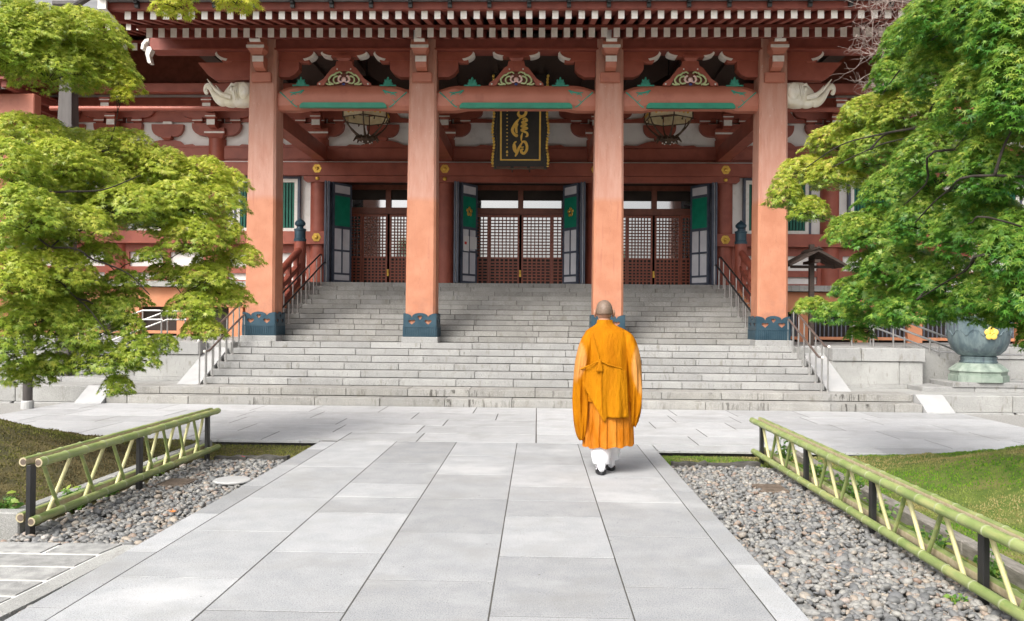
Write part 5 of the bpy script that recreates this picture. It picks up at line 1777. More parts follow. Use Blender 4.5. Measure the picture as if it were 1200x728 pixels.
# ------------------------------------------------------------------ side gallery roof seen past the maple
sg = thing('side_gallery', (-15, 21, 0), 'red-beamed eaves of a side gallery beyond the yellow-green maple', 'building')
part('eave_beam', MB().cbox(-19, -12.1, 20.2, 20.5, 7.05, 7.45, .02), 'red', sg)
part('eave_beam', MB().cbox(-19, -11.7, 19.4, 19.7, 6.15, 6.62, .02), 'beam_red', sg)
for k in range(14):
    x = -18.6 + k * .5
    part('rafter', MB().box(x - .06, x + .06, 18.9, 22, 6.64, 6.78), 'soffit_red', sg)
part('gallery_roof', MB().prism([(18.6, 7.5), (22, 7.5), (26, 10), (22.0, 8.6), (18.6, 7.7)], -19, -12.2, 'x'), 'copper_roof', sg)
part('soffit_board', MB().box(-19, -12.0, 18.8, 22, 6.79, 6.84), 'soffit_red', sg)
for x in (-18.4, -15.2, -12.4):
    p = part('gallery_post', MB().box(x - .15, x + .15, 19.41, 19.69, 0, 6.14), 'red', sg)
    part('white_end', MB().box(x - .08, x + .08, 19.38, 19.395, 6.72, 6.86), 'white_paint', p)

# ------------------------------------------------------------------ bamboo fences
def bamboo(pts_r, node_every, name, parent, m='bamboo', half=0, nodes=True, cut='bamboo_cut'):
    """a culm from a to b with swollen node rings; half: keep only the outer half (split cane)"""
    a, b, r = pts_r
    a, b = Vector(a), Vector(b)
    L_ = (b - a).length
    n_ = max(1, int(L_ / node_every))
    ts = [0]
    rs = [r * 1.0]
    off = random.uniform(.2, .8)
    for k in range(n_ + 1):
        t = (k + off) * node_every / L_
        if 0.01 < t < .99:
            e = .008 / L_
            d = .028 / L_
            for tt, rr in ((t - d, .98), (t - e, 1.03), (t, 1.10), (t + e, 1.03), (t + d, .98)):
                ts.append(tt)
                rs.append(r * rr)
    ts.append(1)
    rs.append(r * .97)
    ok = [0]
    for i in range(1, len(ts)):
        if ts[i] > ts[ok[-1]]:
            ok.append(i)
    ts, rs = [ts[i] for i in ok], [rs[i] for i in ok]
    d = (b - a).normalized()
    bow = Vector((random.uniform(-.004, .004), 0, random.uniform(-.006, .006)))
    pts = [a.lerp(b, t) + bow * math.sin(t * PI) for t in ts]
    tb = MB().tube(pts, rs, 14)
    if half:
        # split cane: sawn flat on the side that clamps the posts
        pl = a.x - half * r * .62
        tb.v = [((max(v[0], pl) if half > 0 else min(v[0], pl)), v[1], v[2]) for v in tb.v]
    o = part(name, tb, m, parent, smooth=60)
    if half:
        o.data.materials.append(MATS['bamboo_cut'])
        for p in o.data.polygons:
            if abs(p.normal.x) > .9 and all(abs(o.data.vertices[i].co.x - pl) < 1e-4 for i in p.vertices):
                p.material_index = 1
    # cut ends: pale rim with a dark hollow
    for p, dd in ((a, -d), (b, d)):
        e = MB().tube([p + dd * .0005, p + dd * .003], [r * .96, r * .93], 12)
        h_ = MB().tube([p + dd * .0032, p + dd * .0042], [r * .66, r * .64], 12)
        if half:
            for q_ in (e, h_):
                q_.v = [((max(v[0], pl) if half > 0 else min(v[0], pl)), v[1], v[2]) for v in q_.v]
        part('cut_end', e, cut, o)
        part('hollow', h_, 'brown_plate', o)
    if nodes:
        # pale ring at every node
        o.data.materials.append(MATS['bamboo_node'])
        mi = len(o.data.materials) - 1
        nt_ = [t * L_ for t, q in zip(ts, rs) if abs(q - r * 1.10) < 1e-6]
        for p in o.data.polygons:
            w_ = (p.center - a).dot(d)
            if p.material_index == 0 and any(abs(w_ - q) < .0075 for q in nt_):
                p.material_index = mi
    return o

def fence(lab, x, ys, zt, zb, y_a, y_b, zigs, base, sgn):
    """two pairs of rails clamp black posts; slanting canes zigzag between; sgn: side facing the path"""
    f = thing('bamboo_fence', (x, ys[0], base), lab, 'fence')
    for y in ys:
        part('post', MB().cbox(x - .018, x + .018, y - .033, y + .033, base - .06, zt - .01, .004), 'black_metal', f)
    for s in (-1, 1):
        bamboo(((x + s * .038, y_a + (.05 if s == sgn else 0), zt + (.012 if s != sgn else 0)), (x + s * .038, y_b, zt + random.uniform(-.006, .006)), .032), .27, 'rail', f, half=s)
        ox = .040 if s == sgn else .070
        oz = 0 if s == sgn else .012
        bamboo(((x + s * ox, y_a + (.03 if s != sgn else -.03), zb + oz), (x + s * ox, y_b, zb + oz), .031 if s == sgn else .036), .31, 'rail', f, half=s)
    for (y0, y1, s, m) in zigs:
        bamboo(((x + s * .006, y0, zt - .02), (x + s * .006, y1, zb + .005), .0145), .25, 'slanting_cane', f, m=m, nodes=False)
    return f
def zig(y0, y1, n, sgn):
    out = []
    st = (y1 - y0) / n
    for k in range(n):
        a = y0 + st * k
        out.append((a + st * .06, a + st * .50, sgn, 'bamboo'))
        out.append((a + st * .86, a + st * .24, -sgn, 'bamboo_pale'))
    return out
fence('low green bamboo fence with three black posts before the brown moss mound', -3.50, (5.83, 7.45, 9.0), .467, .075, 5.80, 9.20,
      zig(5.93, 7.42, 3, 1) + zig(7.52, 8.95, 4, 1), -.06, 1)
zr = []
for ya in (9.40, 7.86, 6.32, 4.77):
    st = 1.545 / 3
    for k in range(3):
        a = ya - .05 - st * k
        zr.append((a - .03, a - st * .52, -1, 'bamboo_pale'))
        if k:
            zr.append((a + .02, a + st * .40, 1, 'bamboo'))
fence('low green bamboo fence with four black posts before the green moss mound', 2.46, (3.2, 4.77, 6.32, 7.86, 9.40), .38, .045, 9.62, 2.6, zr, -.06, -1)

# ------------------------------------------------------------------ small things on the pebbles
wd = thing('white_disc', (-2.76, 7.76, -.03), 'round white lid lying in the pebbles beside the path', 'lid')
part('lid', MB().lathe([(.165, 0), (.17, .012), (.16, .022), (.02, .025)], 32, (-2.79, 7.78, -.022)), 'white_stone', wd, smooth=40)
def drain(x, y, lab):
    d = thing('drain_cover', (x, y, -.03), lab, 'drain cover')
    part('plate', MB().cbox(x - .13, x + .13, y - .17, y + .17, -.06, -.020, .004), 'brown_plate', d)
    for k in range(6):
        part('bar', MB().box(x - .11, x + .11, y - .14 + k * .05, y - .125 + k * .05, -.0195, -.012), 'brown_plate', d)
drain(-3.28, 7.72, 'rusty brown drain cover beside the three-post bamboo fence')
drain(2.14, 7.86, 'rusty brown drain cover beside the four-post bamboo fence')
def fallen(x, y, z, col, lab, size, rz):
    m = mat('fallen_leaf', col, tuple(c * .8 for c in col), scale=40, rough=.6)
    V = np.array(LEAF_V) * size
    a, b = math.cos(rz), math.sin(rz)
    v = [(x + p[0] * a - p[1] * b, y + p[0] * b + p[1] * a, z - p[2] * .8 + .25 * p[1]) for p in V]
    o = part('fallen_leaf', MB().add(v, LEAF_F), m, None)
    o['label'], o['category'] = lab, 'leaf'
fallen(1.83, 5.17, .004, (.75, .45, .02), 'bright yellow fallen leaf on the pebbles', .055, 2.0)
fallen(-2.76, 6.43, .004, (.60, .20, .04), 'orange fallen leaf on the pebbles beside the path', .055, .4)
fallen(1.72, 6.75, .004, (.40, .12, .05), 'red-brown fallen leaf on the pebbles', .05, 1.1)
fallen(-3.10, 9.0, .004, (.45, .03, .03), 'small crimson fallen leaf at the far end of the pebble bed', .05, 1.9)

# ------------------------------------------------------------------ monk
MX, MY = .70, 8.42
monk = thing('person', (MX, MY, 0), 'shaven-headed person in saffron orange robes walking towards the stairs, seen from behind', 'person')
def ring(cx_, cy_, z, rx, ry, n=48, fn=None, sq=2.0):
    out = []
    for k in range(n):
        a = 2 * PI * k / n
        c, s = math.cos(a), math.sin(a)
        q = (abs(c) ** sq + abs(s) ** sq) ** (-1 / sq)
        m_ = fn(a, z) if fn else 1
        out.append((cx_ + rx * q * c * m_, cy_ + ry * q * s * m_, z))
    return out
# body: one skinned figure with head, hands joined in front, legs in stride
def skin_body():
    V, E, Rr = [], [], []
    def v(p, r):
        V.append((MX + p[0], MY + p[1], p[2]))
        Rr.append(r)
        return len(V) - 1
    def e(a, b):
        E.append((a, b))
    pel = v((0, 0, .88), (.13, .10))
    sp1 = v((0, .01, 1.08), (.135, .095)); e(pel, sp1)
    sp2 = v((-.005, .02, 1.28), (.14, .095)); e(sp1, sp2)
    nk0 = v((-.015, .03, 1.40), (.075, .065)); e(sp2, nk0)
    nk = v((-.02, .045, 1.475), (.055, .058)); e(nk0, nk)
    for s in (-1, 1):
        sh = v((s * .17, .02, 1.35), (.062, .062)); e(sp2, sh)
        el = v((s * .235, .02, 1.08), (.045, .045)); e(sh, el)
        wr = v((s * .07, .24, 1.03), (.028, .030)); e(el, wr)
        pa = v((s * .03, .30, 1.05), (.020, .034)); e(wr, pa)
        for k, (dz, ln) in enumerate(((.035, .07), (.014, .082), (-.008, .076), (-.028, .06))):
            f1 = v((s * .022, .335, 1.05 + dz), (.009, .009)); e(pa, f1)
            f2 = v((-s * .004, .335 + ln * .45, 1.05 + dz), (.0085, .0085)); e(f1, f2)
            f3 = v((-s * .02, .335 + ln * .8, 1.048 + dz), (.0075, .0075)); e(f2, f3)
        t1 = v((s * .02, .285, 1.092), (.010, .010)); e(pa, t1)
        t2 = v((s * .008, .32, 1.112), (.009, .009)); e(t1, t2)
        hp_ = v((s * .09, 0, .80), (.085, .085)); e(pel, hp_)
        st = -.10 if s < 0 else .15
        kn = v((s * .075, .04 + st * .35, .46), (.058, .060)); e(hp_, kn)
        an = v((s * .06 - .01, -.02 + st, .10), (.038, .042)); e(kn, an)
    me = bpy.data.meshes.new('body')
    me.from_pydata(V, E, [])
    me.materials.append(MATS['skin'])
    o = obj('body', me, monk)
    md = o.modifiers.new('skin', 'SKIN')
    md.use_smooth_shade = True
    for i, r in enumerate(Rr):
        me.skin_vertices[0].data[i].radius = r
    me.skin_vertices[0].data[0].use_root = True
    s2 = o.modifiers.new('sub', 'SUBSURF')
    s2.levels = 1
    s2.render_levels = 2
    return o
body = skin_body()
# head (part of the figure): skull, jaw, nose, brow, lips, ears
hc = Vector((MX - .035, MY + .065, 1.578))
hd = MB()
rows_, N = 22, 28
rings = []
for j in range(rows_ + 1):
    t = -PI / 2 + PI * min(max(j, .12), rows_ - .12) / rows_
    zz = math.sin(t)
    rr = math.cos(t)
    ring_ = []
    for k in range(N):
        a = 2 * PI * k / N
        x, y = rr * math.cos(a), rr * math.sin(a)
        px_ = x * .080 * (1 - .10 * max(0, -zz)) * (1 + .05 * max(0, zz))
        py_ = y * .102
        pz = zz * .112
        if zz < 0:
            # narrow towards chin in front, neck behind
            if y < 0:
                py_ *= 1 - .28 * (-zz)
            else:
                py_ *= 1 - .10 * (-zz)
                pz -= .012 * y * (-zz)
        # face side is +y: eye sockets, nose bridge, lips
        if y > .55:
            if abs(zz - .02) < .16 and .18 < abs(x) < .55:
                py_ -= .010
            if abs(x) < .14 and -.32 < zz < .10:
                py_ += .020 * (1 - (zz + .32) / .42) + .006
            if abs(x) < .32 and -.58 < zz < -.42:
                py_ += .006
        ring_.append((hc.x + px_, hc.y + py_, hc.z + pz))
    rings.append(ring_)
hd.ring_loft(rings)
for s in (-1, 1):
    hd.ball((hc.x + s * .093, hc.y - .004, hc.z - .014), (.014, .026, .036), 12, 8)
    hd.ball((hc.x + s * .089, hc.y + .002, hc.z - .046), (.011, .014, .016), 8, 6)
hd.tube([(hc.x + .002, hc.y - .012, hc.z - .17), (hc.x, hc.y - .010, hc.z - .07)], [.066, .060], 16)
head = part('head', hd, 'skin', monk, smooth='full')
sk = MB()
rings = []
for j in range(15):
    t = -.30 + (PI / 2 - .02 + .30) * j / 14
    rings.append([(hc.x + .0822 * (1 + .05 * max(0, math.sin(t))) * math.cos(t) * math.cos(a) * 1.0,
                   hc.y - .0006 + .1036 * math.cos(t) * math.sin(a), hc.z + .1135 * math.sin(t) + (.035 * max(0, math.sin(a)) * math.cos(t) if t < .8 else 0)) for a in [2 * PI * k / 32 for k in range(32)]])
sk.ring_loft(rings)
part('cropped_hair', sk, 'stubble', monk, smooth='full')
fe = MB()
for s in (-1, 1):
    fe.ball((hc.x + s * .030, hc.y + .088, hc.z + .004), (.013, .008, .008), 10, 6)
part('eyes', fe, 'tabi', monk, smooth=True)
fe = MB()
for s in (-1, 1):
    fe.ball((hc.x + s * .030, hc.y + .0945, hc.z + .004), (.006, .004, .006), 8, 5)
    fe.tube([(hc.x + s * .012, hc.y + .098, hc.z + .026), (hc.x + s * .03, hc.y + .098, hc.z + .032), (hc.x + s * .05, hc.y + .088, hc.z + .026)], .004, 5)
part('eyebrows', fe, 'stubble', monk, smooth=True)

# robe: torso, pleated skirt, hanging sleeves, outer kesa
def robe_fn(a, z):
    k_ = min(1, max(0, (1.40 - z) / .2))
    return 1 + k_ * (.030 * math.sin(a * 7 + z * 9) + .022 * math.sin(a * 13 - z * 8) + .016 * math.sin(a * 23 + z * 13))
rg = []
for z, rx, ry, cx_, cy_ in ((1.495, .074, .078, -.03, .048), (1.462, .080, .082, -.03, .044), (1.44, .105, .09, -.028, .04), (1.415, .155, .105, -.02, .03), (1.385, .205, .125, -.012, .022), (1.34, .235, .14, -.005, .018),
                            (1.26, .245, .155, 0, .015), (1.16, .235, .165, 0, .012), (1.05, .225, .17, 0, .01), (.94, .225, .175, 0, .008), (.82, .23, .18, 0, .005), (.70, .235, .185, 0, .004)):
    rg.append(ring(MX + cx_, MY + cy_, z, rx, ry, 64, robe_fn if z < 1.4 else None, 2.2))
part('robe', MB().ring_loft(rg, cap=False), 'robe', monk, smooth='full')
part('collar', MB().ring_loft([ring(MX - .03, MY + .047 + dy, z, rx, ry, 40) for z, rx, ry, dy in ((1.435, .088, .090, -.004), (1.46, .083, .086, 0), (1.488, .077, .081, .004), (1.494, .074, .078, .004), (1.47, .070, .074, .002))], cap=False), 'kesa', monk, smooth='full')
def pleat(a, z):
    k = min(1, (.80 - z) / .35)
    saw = ((a * 19 / (2 * PI)) % 1)
    return 1 + k * (.115 * (saw - .5)) + .02 * k * math.sin(a * 3 + 1)
rg = []
for z, rx, ry in ((.80, .215, .165), (.70, .222, .172), (.58, .228, .18), (.46, .235, .19), (.36, .24, .196), (.285, .242, .20)):
    rg.append(ring(MX + .005, MY + .005, z, rx, ry, 190, pleat, 2.2))
# uneven hem
rg.append([(x, y, .262 + .05 * (x - MX) + .008 * math.sin(k * .35)) for k, (x, y, z) in enumerate(ring(MX + .005, MY + .005, .265, .243, .201, 190, pleat, 2.2))])
part('pleated_skirt', MB().ring_loft(rg, cap=False), 'skirt', monk, smooth=50)

def sleeve(s):
    """wide hanging sleeve: tube of flattened sections from shoulder to the pendulous hem"""
    top = []
    secs = [  # z, inner x, outer x, front y, back y (relative)
        (1.395, .12, .17, .06, -.05), (1.36, .12, .225, .08, -.075), (1.30, .13, .265, .11, -.10), (1.20, .15, .300, .15, -.125), (1.08, .165, .325, .20, -.135),
        (.95, .175, .335, .24, -.13), (.82, .175, .340, .27, -.125), (.70, .18, .335, .28, -.12), (.60, .19, .325, .28, -.115), (.52, .20, .310, .27, -.10), (.46, .215, .295, .25, -.085), (.425, .235, .28, .22, -.06)]
    drop = -.075 if s < 0 else .03
    P4 = [curve_pts([(q[a_], q[b_], q[c_]) for q in secs], 4) for a_, b_, c_ in ((0, 1, 2), (0, 3, 4))]
    secs = [(u_.x, u_.y, u_.z, w_.y, w_.z) for u_, w_ in zip(*P4)]
    rings = []
    for i, (z, xi, xo, yf, yb) in enumerate(secs):
        zz = z + drop * max(0, (1.2 - z) / .7)
        mx, my = (xi + xo) / 2, (yf + yb) / 2
        rx, ry = (xo - xi) / 2, (yf - yb) / 2
        k = min(1, max(0, (1.3 - z) / .5))
        fn = lambda a, z_: 1 + k * (.09 * math.sin(3 * a + z * 5 + s) + .075 * math.sin(8 * a - z * 7 + s * 2) + .04 * math.sin(15 * a + z * 4))
        rings.append([(MX + s * (mx + (x - 0)), MY + my + y, zz + .035 * k * math.sin(y * 9 + s)) for x, y, _ in ring(0, 0, 0, rx, ry, 72, fn, 2.6)])
    o = part('sleeve', MB().ring_loft(rings), 'sleeve_cloth', monk, smooth='full')
    # the outer, single-layer gauze of the sleeve lets the white under-robe show
    at = o.data.attributes.new('tint', 'FLOAT', 'POINT')
    for i, v in enumerate(o.data.vertices):
        c = v.co
        t = (1.34 - c.z) / (.46 if s < 0 else .60)
        k = 0.0
        if 0 < t < 1:
            lim = .345 - .135 * math.sin(t * PI) ** .6
            k = min(1, max(0, (abs(c.x - MX) - lim) / .018)) * min(1, t / .08) * min(1, (1 - t) / .12)
        at.data[i].value = k * (.85 if c.y < MY + .1 else .3)
    return o
sleeve(-1)
sleeve(1)
# kesa: draped cloth across the back, pointed corner, knotted cord and tassel
def kesa():
    NU, NV = 44, 30
    vv = []
    for j in range(NV + 1):
        v = j / NV
        for i in range(NU + 1):
            u = -1 + 2 * i / NU          # -1 left edge .. 1 right edge
            top = 1.09 - .115 * abs(u + .22) ** 1.1 * (1.05 if u < -.22 else .62)
            bot = .555
            if u < -.05:
                w_ = (u + .95) / .9
                bot = .93 - .43 * min(1, max(0, w_)) ** .8
                if u > -.32:
                    bot += -.02 * (1 - abs(u + .2) / .15) if abs(u + .2) < .15 else 0
            bot = min(bot, top - .02)
            z = top + (bot - top) * v
            x = -.035 + (.30 * u if u < 0 else .205 * u) * (1 - .10 * v if u < 0 else 1) + (.02 * v)
            # lie on the robe's back, billowing
            rx_, ry_ = .285, .185
            yb = -ry_ * math.sqrt(max(.05, 1 - min(.95, abs(x / rx_) ** 2.2)))
            fold = .012 * math.sin(u * 8 + v * 1.2) * (v + .2) + .005 * math.sin(u * 19 + v) * v
            y = yb - .020 - .02 * v + fold
            vv.append((MX + x, MY + .01 + y, z))
    ff = [(j * (NU + 1) + i, j * (NU + 1) + i + 1, (j + 1) * (NU + 1) + i + 1, (j + 1) * (NU + 1) + i) for j in range(NV) for i in range(NU)]
    o = part('kesa', MB().add(vv, ff), 'kesa', monk, smooth='full')
    sd = o.modifiers.new('thick', 'SOLIDIFY')
    sd.thickness = .006
    sd.offset = 1
    return o
ks = kesa()
# stitched vertical seams on the kesa
sm = MB()
for xx in (-.085,):
    sm.tube([(MX + xx, MY - .213, 1.07), (MX + xx + .004, MY - .222, .85), (MX + xx + .012, MY - .236, .60)], .005, 5)
part('seam', sm, 'robe', ks, smooth=True)
part('cord', MB().tube(curve_pts([(MX - .16, MY - .085, 1.36), (MX - .135, MY - .145, 1.25), (MX - .11, MY - .175, 1.16), (MX - .10, MY - .195, 1.10)], 5), .006, 6)
     .tube(curve_pts([(MX - .30, MY - .10, 1.0), (MX - .20, MY - .185, 1.05), (MX - .10, MY - .20, 1.095), (MX + .0, MY - .205, 1.06), (MX + .12, MY - .185, 1.03)], 5), .008, 6), 'kesa', monk, smooth=True)
part('tassel', MB().ring_loft([ring(MX - .095, MY - .207, z, a, b, 14, lambda a_, z_: 1 + .08 * math.sin(a_ * 7)) for z, a, b in ((1.115, .010, .010), (1.10, .016, .014), (1.075, .016, .013), (1.06, .024, .016), (1.01, .032, .018), (.995, .033, .018))]), 'kesa', monk, smooth='full')
# trousers, split-toe socks and sandals
for s in (-1, 1):
    st = -.10 if s < 0 else .15
    fx = MX + s * .056 - .012
    fy = MY + st
    tr_ = MB().ring_loft([ring(fx - s * .0, MY + st * (1 - .75 * max(0, min(1, (z - .14) / .30))) + .01, z, rx, ry, 24, lambda a, z_: 1 + .05 * math.sin(a * 4 + z_ * 40), 2.2) for z, rx, ry in ((.50, .105, .10), (.34, .104, .10), (.24, .10, .095), (.165, .092, .086), (.105, .084, .08), (.10, .080, .076))], cap=False)
    part('trouser_leg', tr_, 'tabi', monk, smooth='full')
    ft = MB()
    rings = []
    heel = .032 if s < 0 else .02
    for yy, hw, hz in ((-.085, .022, .06), (-.075, .034, .095), (-.05, .042, .15), (-.02, .045, .165), (.02, .044, .14), (.06, .044, .085), (.10, .046, .062), (.14, .046, .05), (.165, .03, .035)):
        n_ = 14
        rings.append([(fx + hw * math.cos(2 * PI * k / n_), fy + yy, .028 + hz * .5 + hz * .5 * math.sin(2 * PI * k / n_)) for k in range(n_)])
    ft.ring_loft(rings)
    part('sock', ft, 'tabi', monk, smooth='full')
    so = MB().ring_loft([[(fx + a * math.cos(2 * PI * k / 28), fy + .04 + b * math.sin(2 * PI * k / 28), z) for k in range(28)] for z, a, b in ((.001, .046, .135), (.004, .05, .14), (.024, .052, .142), (.027, .050, .14))])
    sn = part('sandal', so, 'sole', monk, smooth=40)
    part('thong', MB().tube([(fx - .045, fy + .02, .04), (fx - .02, fy + .09, .085), (fx, fy + .13, .06), (fx + .02, fy + .09, .085), (fx + .045, fy + .02, .04)], .007, 6), 'tabi', sn, smooth=True)

# ------------------------------------------------------------------ trees
def leaf_pads(pads, rng, per_area, size, stretch_z=1.0):
    """pads: x, y, z, horizontal radius, vertical radius, tint -> leaf instances hanging in layered sprays"""
    P, NR, TP, SZ, TI = [], [], [], [], []
    for (x, y, z, rh, rv, ti) in pads:
        n = int(per_area * rh * rv * PI)
        a = rng.uniform(0, 2 * PI, n)
        rr = np.sqrt(rng.uniform(0, 1, n)) * (1 + .16 * np.sin(a * 5 + x * 7) + .10 * np.sin(a * 9 + z * 5))
        dx, dy = rr * np.cos(a), rr * np.sin(a)
        dome = np.sqrt(np.clip(1 - np.minimum(rr, 1) ** 2, 0, 1))
        # several thin sprays inside every pad: leaves gather on drooping sheets
        lay = rng.choice(3, n, p=[.58, .27, .15])
        u = np.where(lay == 0, rng.uniform(.75, 1.05, n), np.where(lay == 1, rng.uniform(.0, .4, n), rng.uniform(-.75, -.2, n)))
        dz = rv * (u * dome * .95 - .30 * rr ** 2 + .10 * np.sin(dx * 6 + x) * np.cos(dy * 5 + y))
        pos = np.stack([x + rh * dx, y + rh * .85 * dy, z + dz + rv * .12], 1)
        out = np.stack([dx, dy, np.zeros(n)], 1)
        nr = out * .72 + np.array([0, -.12, .85]) + rng.normal(0, .36, (n, 3))
        tp = out * .5 + np.array([0, 0, -.85]) + rng.normal(0, .45, (n, 3))
        P.append(pos)
        NR.append(nr)
        TP.append(tp)
        SZ.append(size * np.clip(rng.normal(.95, .24, n), .45, 1.5))
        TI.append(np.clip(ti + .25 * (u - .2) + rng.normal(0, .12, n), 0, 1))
    return np.concatenate(P), np.concatenate(NR), np.concatenate(TP), np.concatenate(SZ), np.concatenate(TI)

def limbs(base, fork, pads, rng, r0, name_parent, trunk_pts):
    """trunk, then a branch to each pad from the nearest point already grown that lies nearer the fork"""
    nodes = [(Vector(p), r) for p, r in trunk_pts]
    order = sorted(range(len(pads)), key=lambda i: (Vector(pads[i][:3]) - Vector(fork)).length)
    tubes = []
    for i in order:
        c = Vector(pads[i][:3]) - Vector((0, 0, pads[i][4] * .35))
        best = min(nodes, key=lambda q: (q[0] - c).length + .35 * (q[0] - Vector(fork)).length)
        a, ra = best
        d = (c - a).length
        rb = max(.006, min(ra * .62, .012 + .012 * d))
        m1 = a.lerp(c, .35) + Vector((rng.normal(0, .05) * d, rng.normal(0, .05) * d, .10 * d))
        m2 = a.lerp(c, .72) + Vector((rng.normal(0, .04) * d, rng.normal(0, .04) * d, .07 * d))
        pts = curve_pts([a, m1, m2, c], 5)
        n = len(pts)
        tubes.append((pts, [rb + (.004 - rb) * (k / (n - 1)) ** .8 for k in range(n)]))
        for k in (5, 8, 10, 12, n - 1):
            if k < n:
                nodes.append((Vector(pts[k]), tubes[-1][1][k] * 1.15))
        # twigs through the pad
        for t in range(7):
            an = rng.uniform(0, 2 * PI)
            rh = pads[i][3] * rng.uniform(.5, .9)
            e = Vector(pads[i][:3]) + Vector((math.cos(an) * rh, math.sin(an) * rh * .85, -pads[i][4] * rng.uniform(-.1, .35)))
            st = Vector(pts[int(rng.integers(max(1, n - 8), n))])
            mid = st.lerp(e, .5) + Vector((0, 0, .12 * (e - st).length))
            q = curve_pts([st, mid, e], 3)
            tubes.append((q, [.0055 + (.0018 - .0055) * k / (len(q) - 1) for k in range(len(q))]))
    return tubes

def build_tree(name, label, loc, trunk, fork, pads, leafmat, per_area, size, seed, cat='tree', bark='bark', extra=()):
    rng = np.random.default_rng(seed)
    t = thing(name, loc, label, cat)
    pts = curve_pts([p for p, r in trunk], 5)
    rad = []
    for k in range(len(pts)):
        f_ = k / (len(pts) - 1) * (len(trunk) - 1)
        i = min(int(f_), len(trunk) - 2)
        rad.append(trunk[i][1] + (trunk[i + 1][1] - trunk[i][1]) * (f_ - i))
    part('trunk', MB().tube(pts, rad, 14), bark, t, smooth='full')
    tb = limbs(loc, fork, pads, rng, .1, t, [(p, r) for p, r in trunk[1:]] + [(p, .02) for e in extra for p in e[0][1:]])
    lm = MB()
    for p, r in tb:
        lm.tube(p, r, 6 if r[0] > .008 else 4)
    for p, r in extra:
        q = curve_pts(p, 5)
        lm.tube(q, [r[0] + (r[1] - r[0]) * k / (len(q) - 1) for k in range(len(q))], 7)
    me = lm.mesh('branches', bark, 'full', fix=False)
    obj('branches', me, t)
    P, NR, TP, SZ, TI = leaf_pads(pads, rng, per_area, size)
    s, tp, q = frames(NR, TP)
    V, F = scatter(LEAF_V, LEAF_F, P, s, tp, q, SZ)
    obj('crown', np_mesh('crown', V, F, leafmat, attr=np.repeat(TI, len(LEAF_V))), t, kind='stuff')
    return t

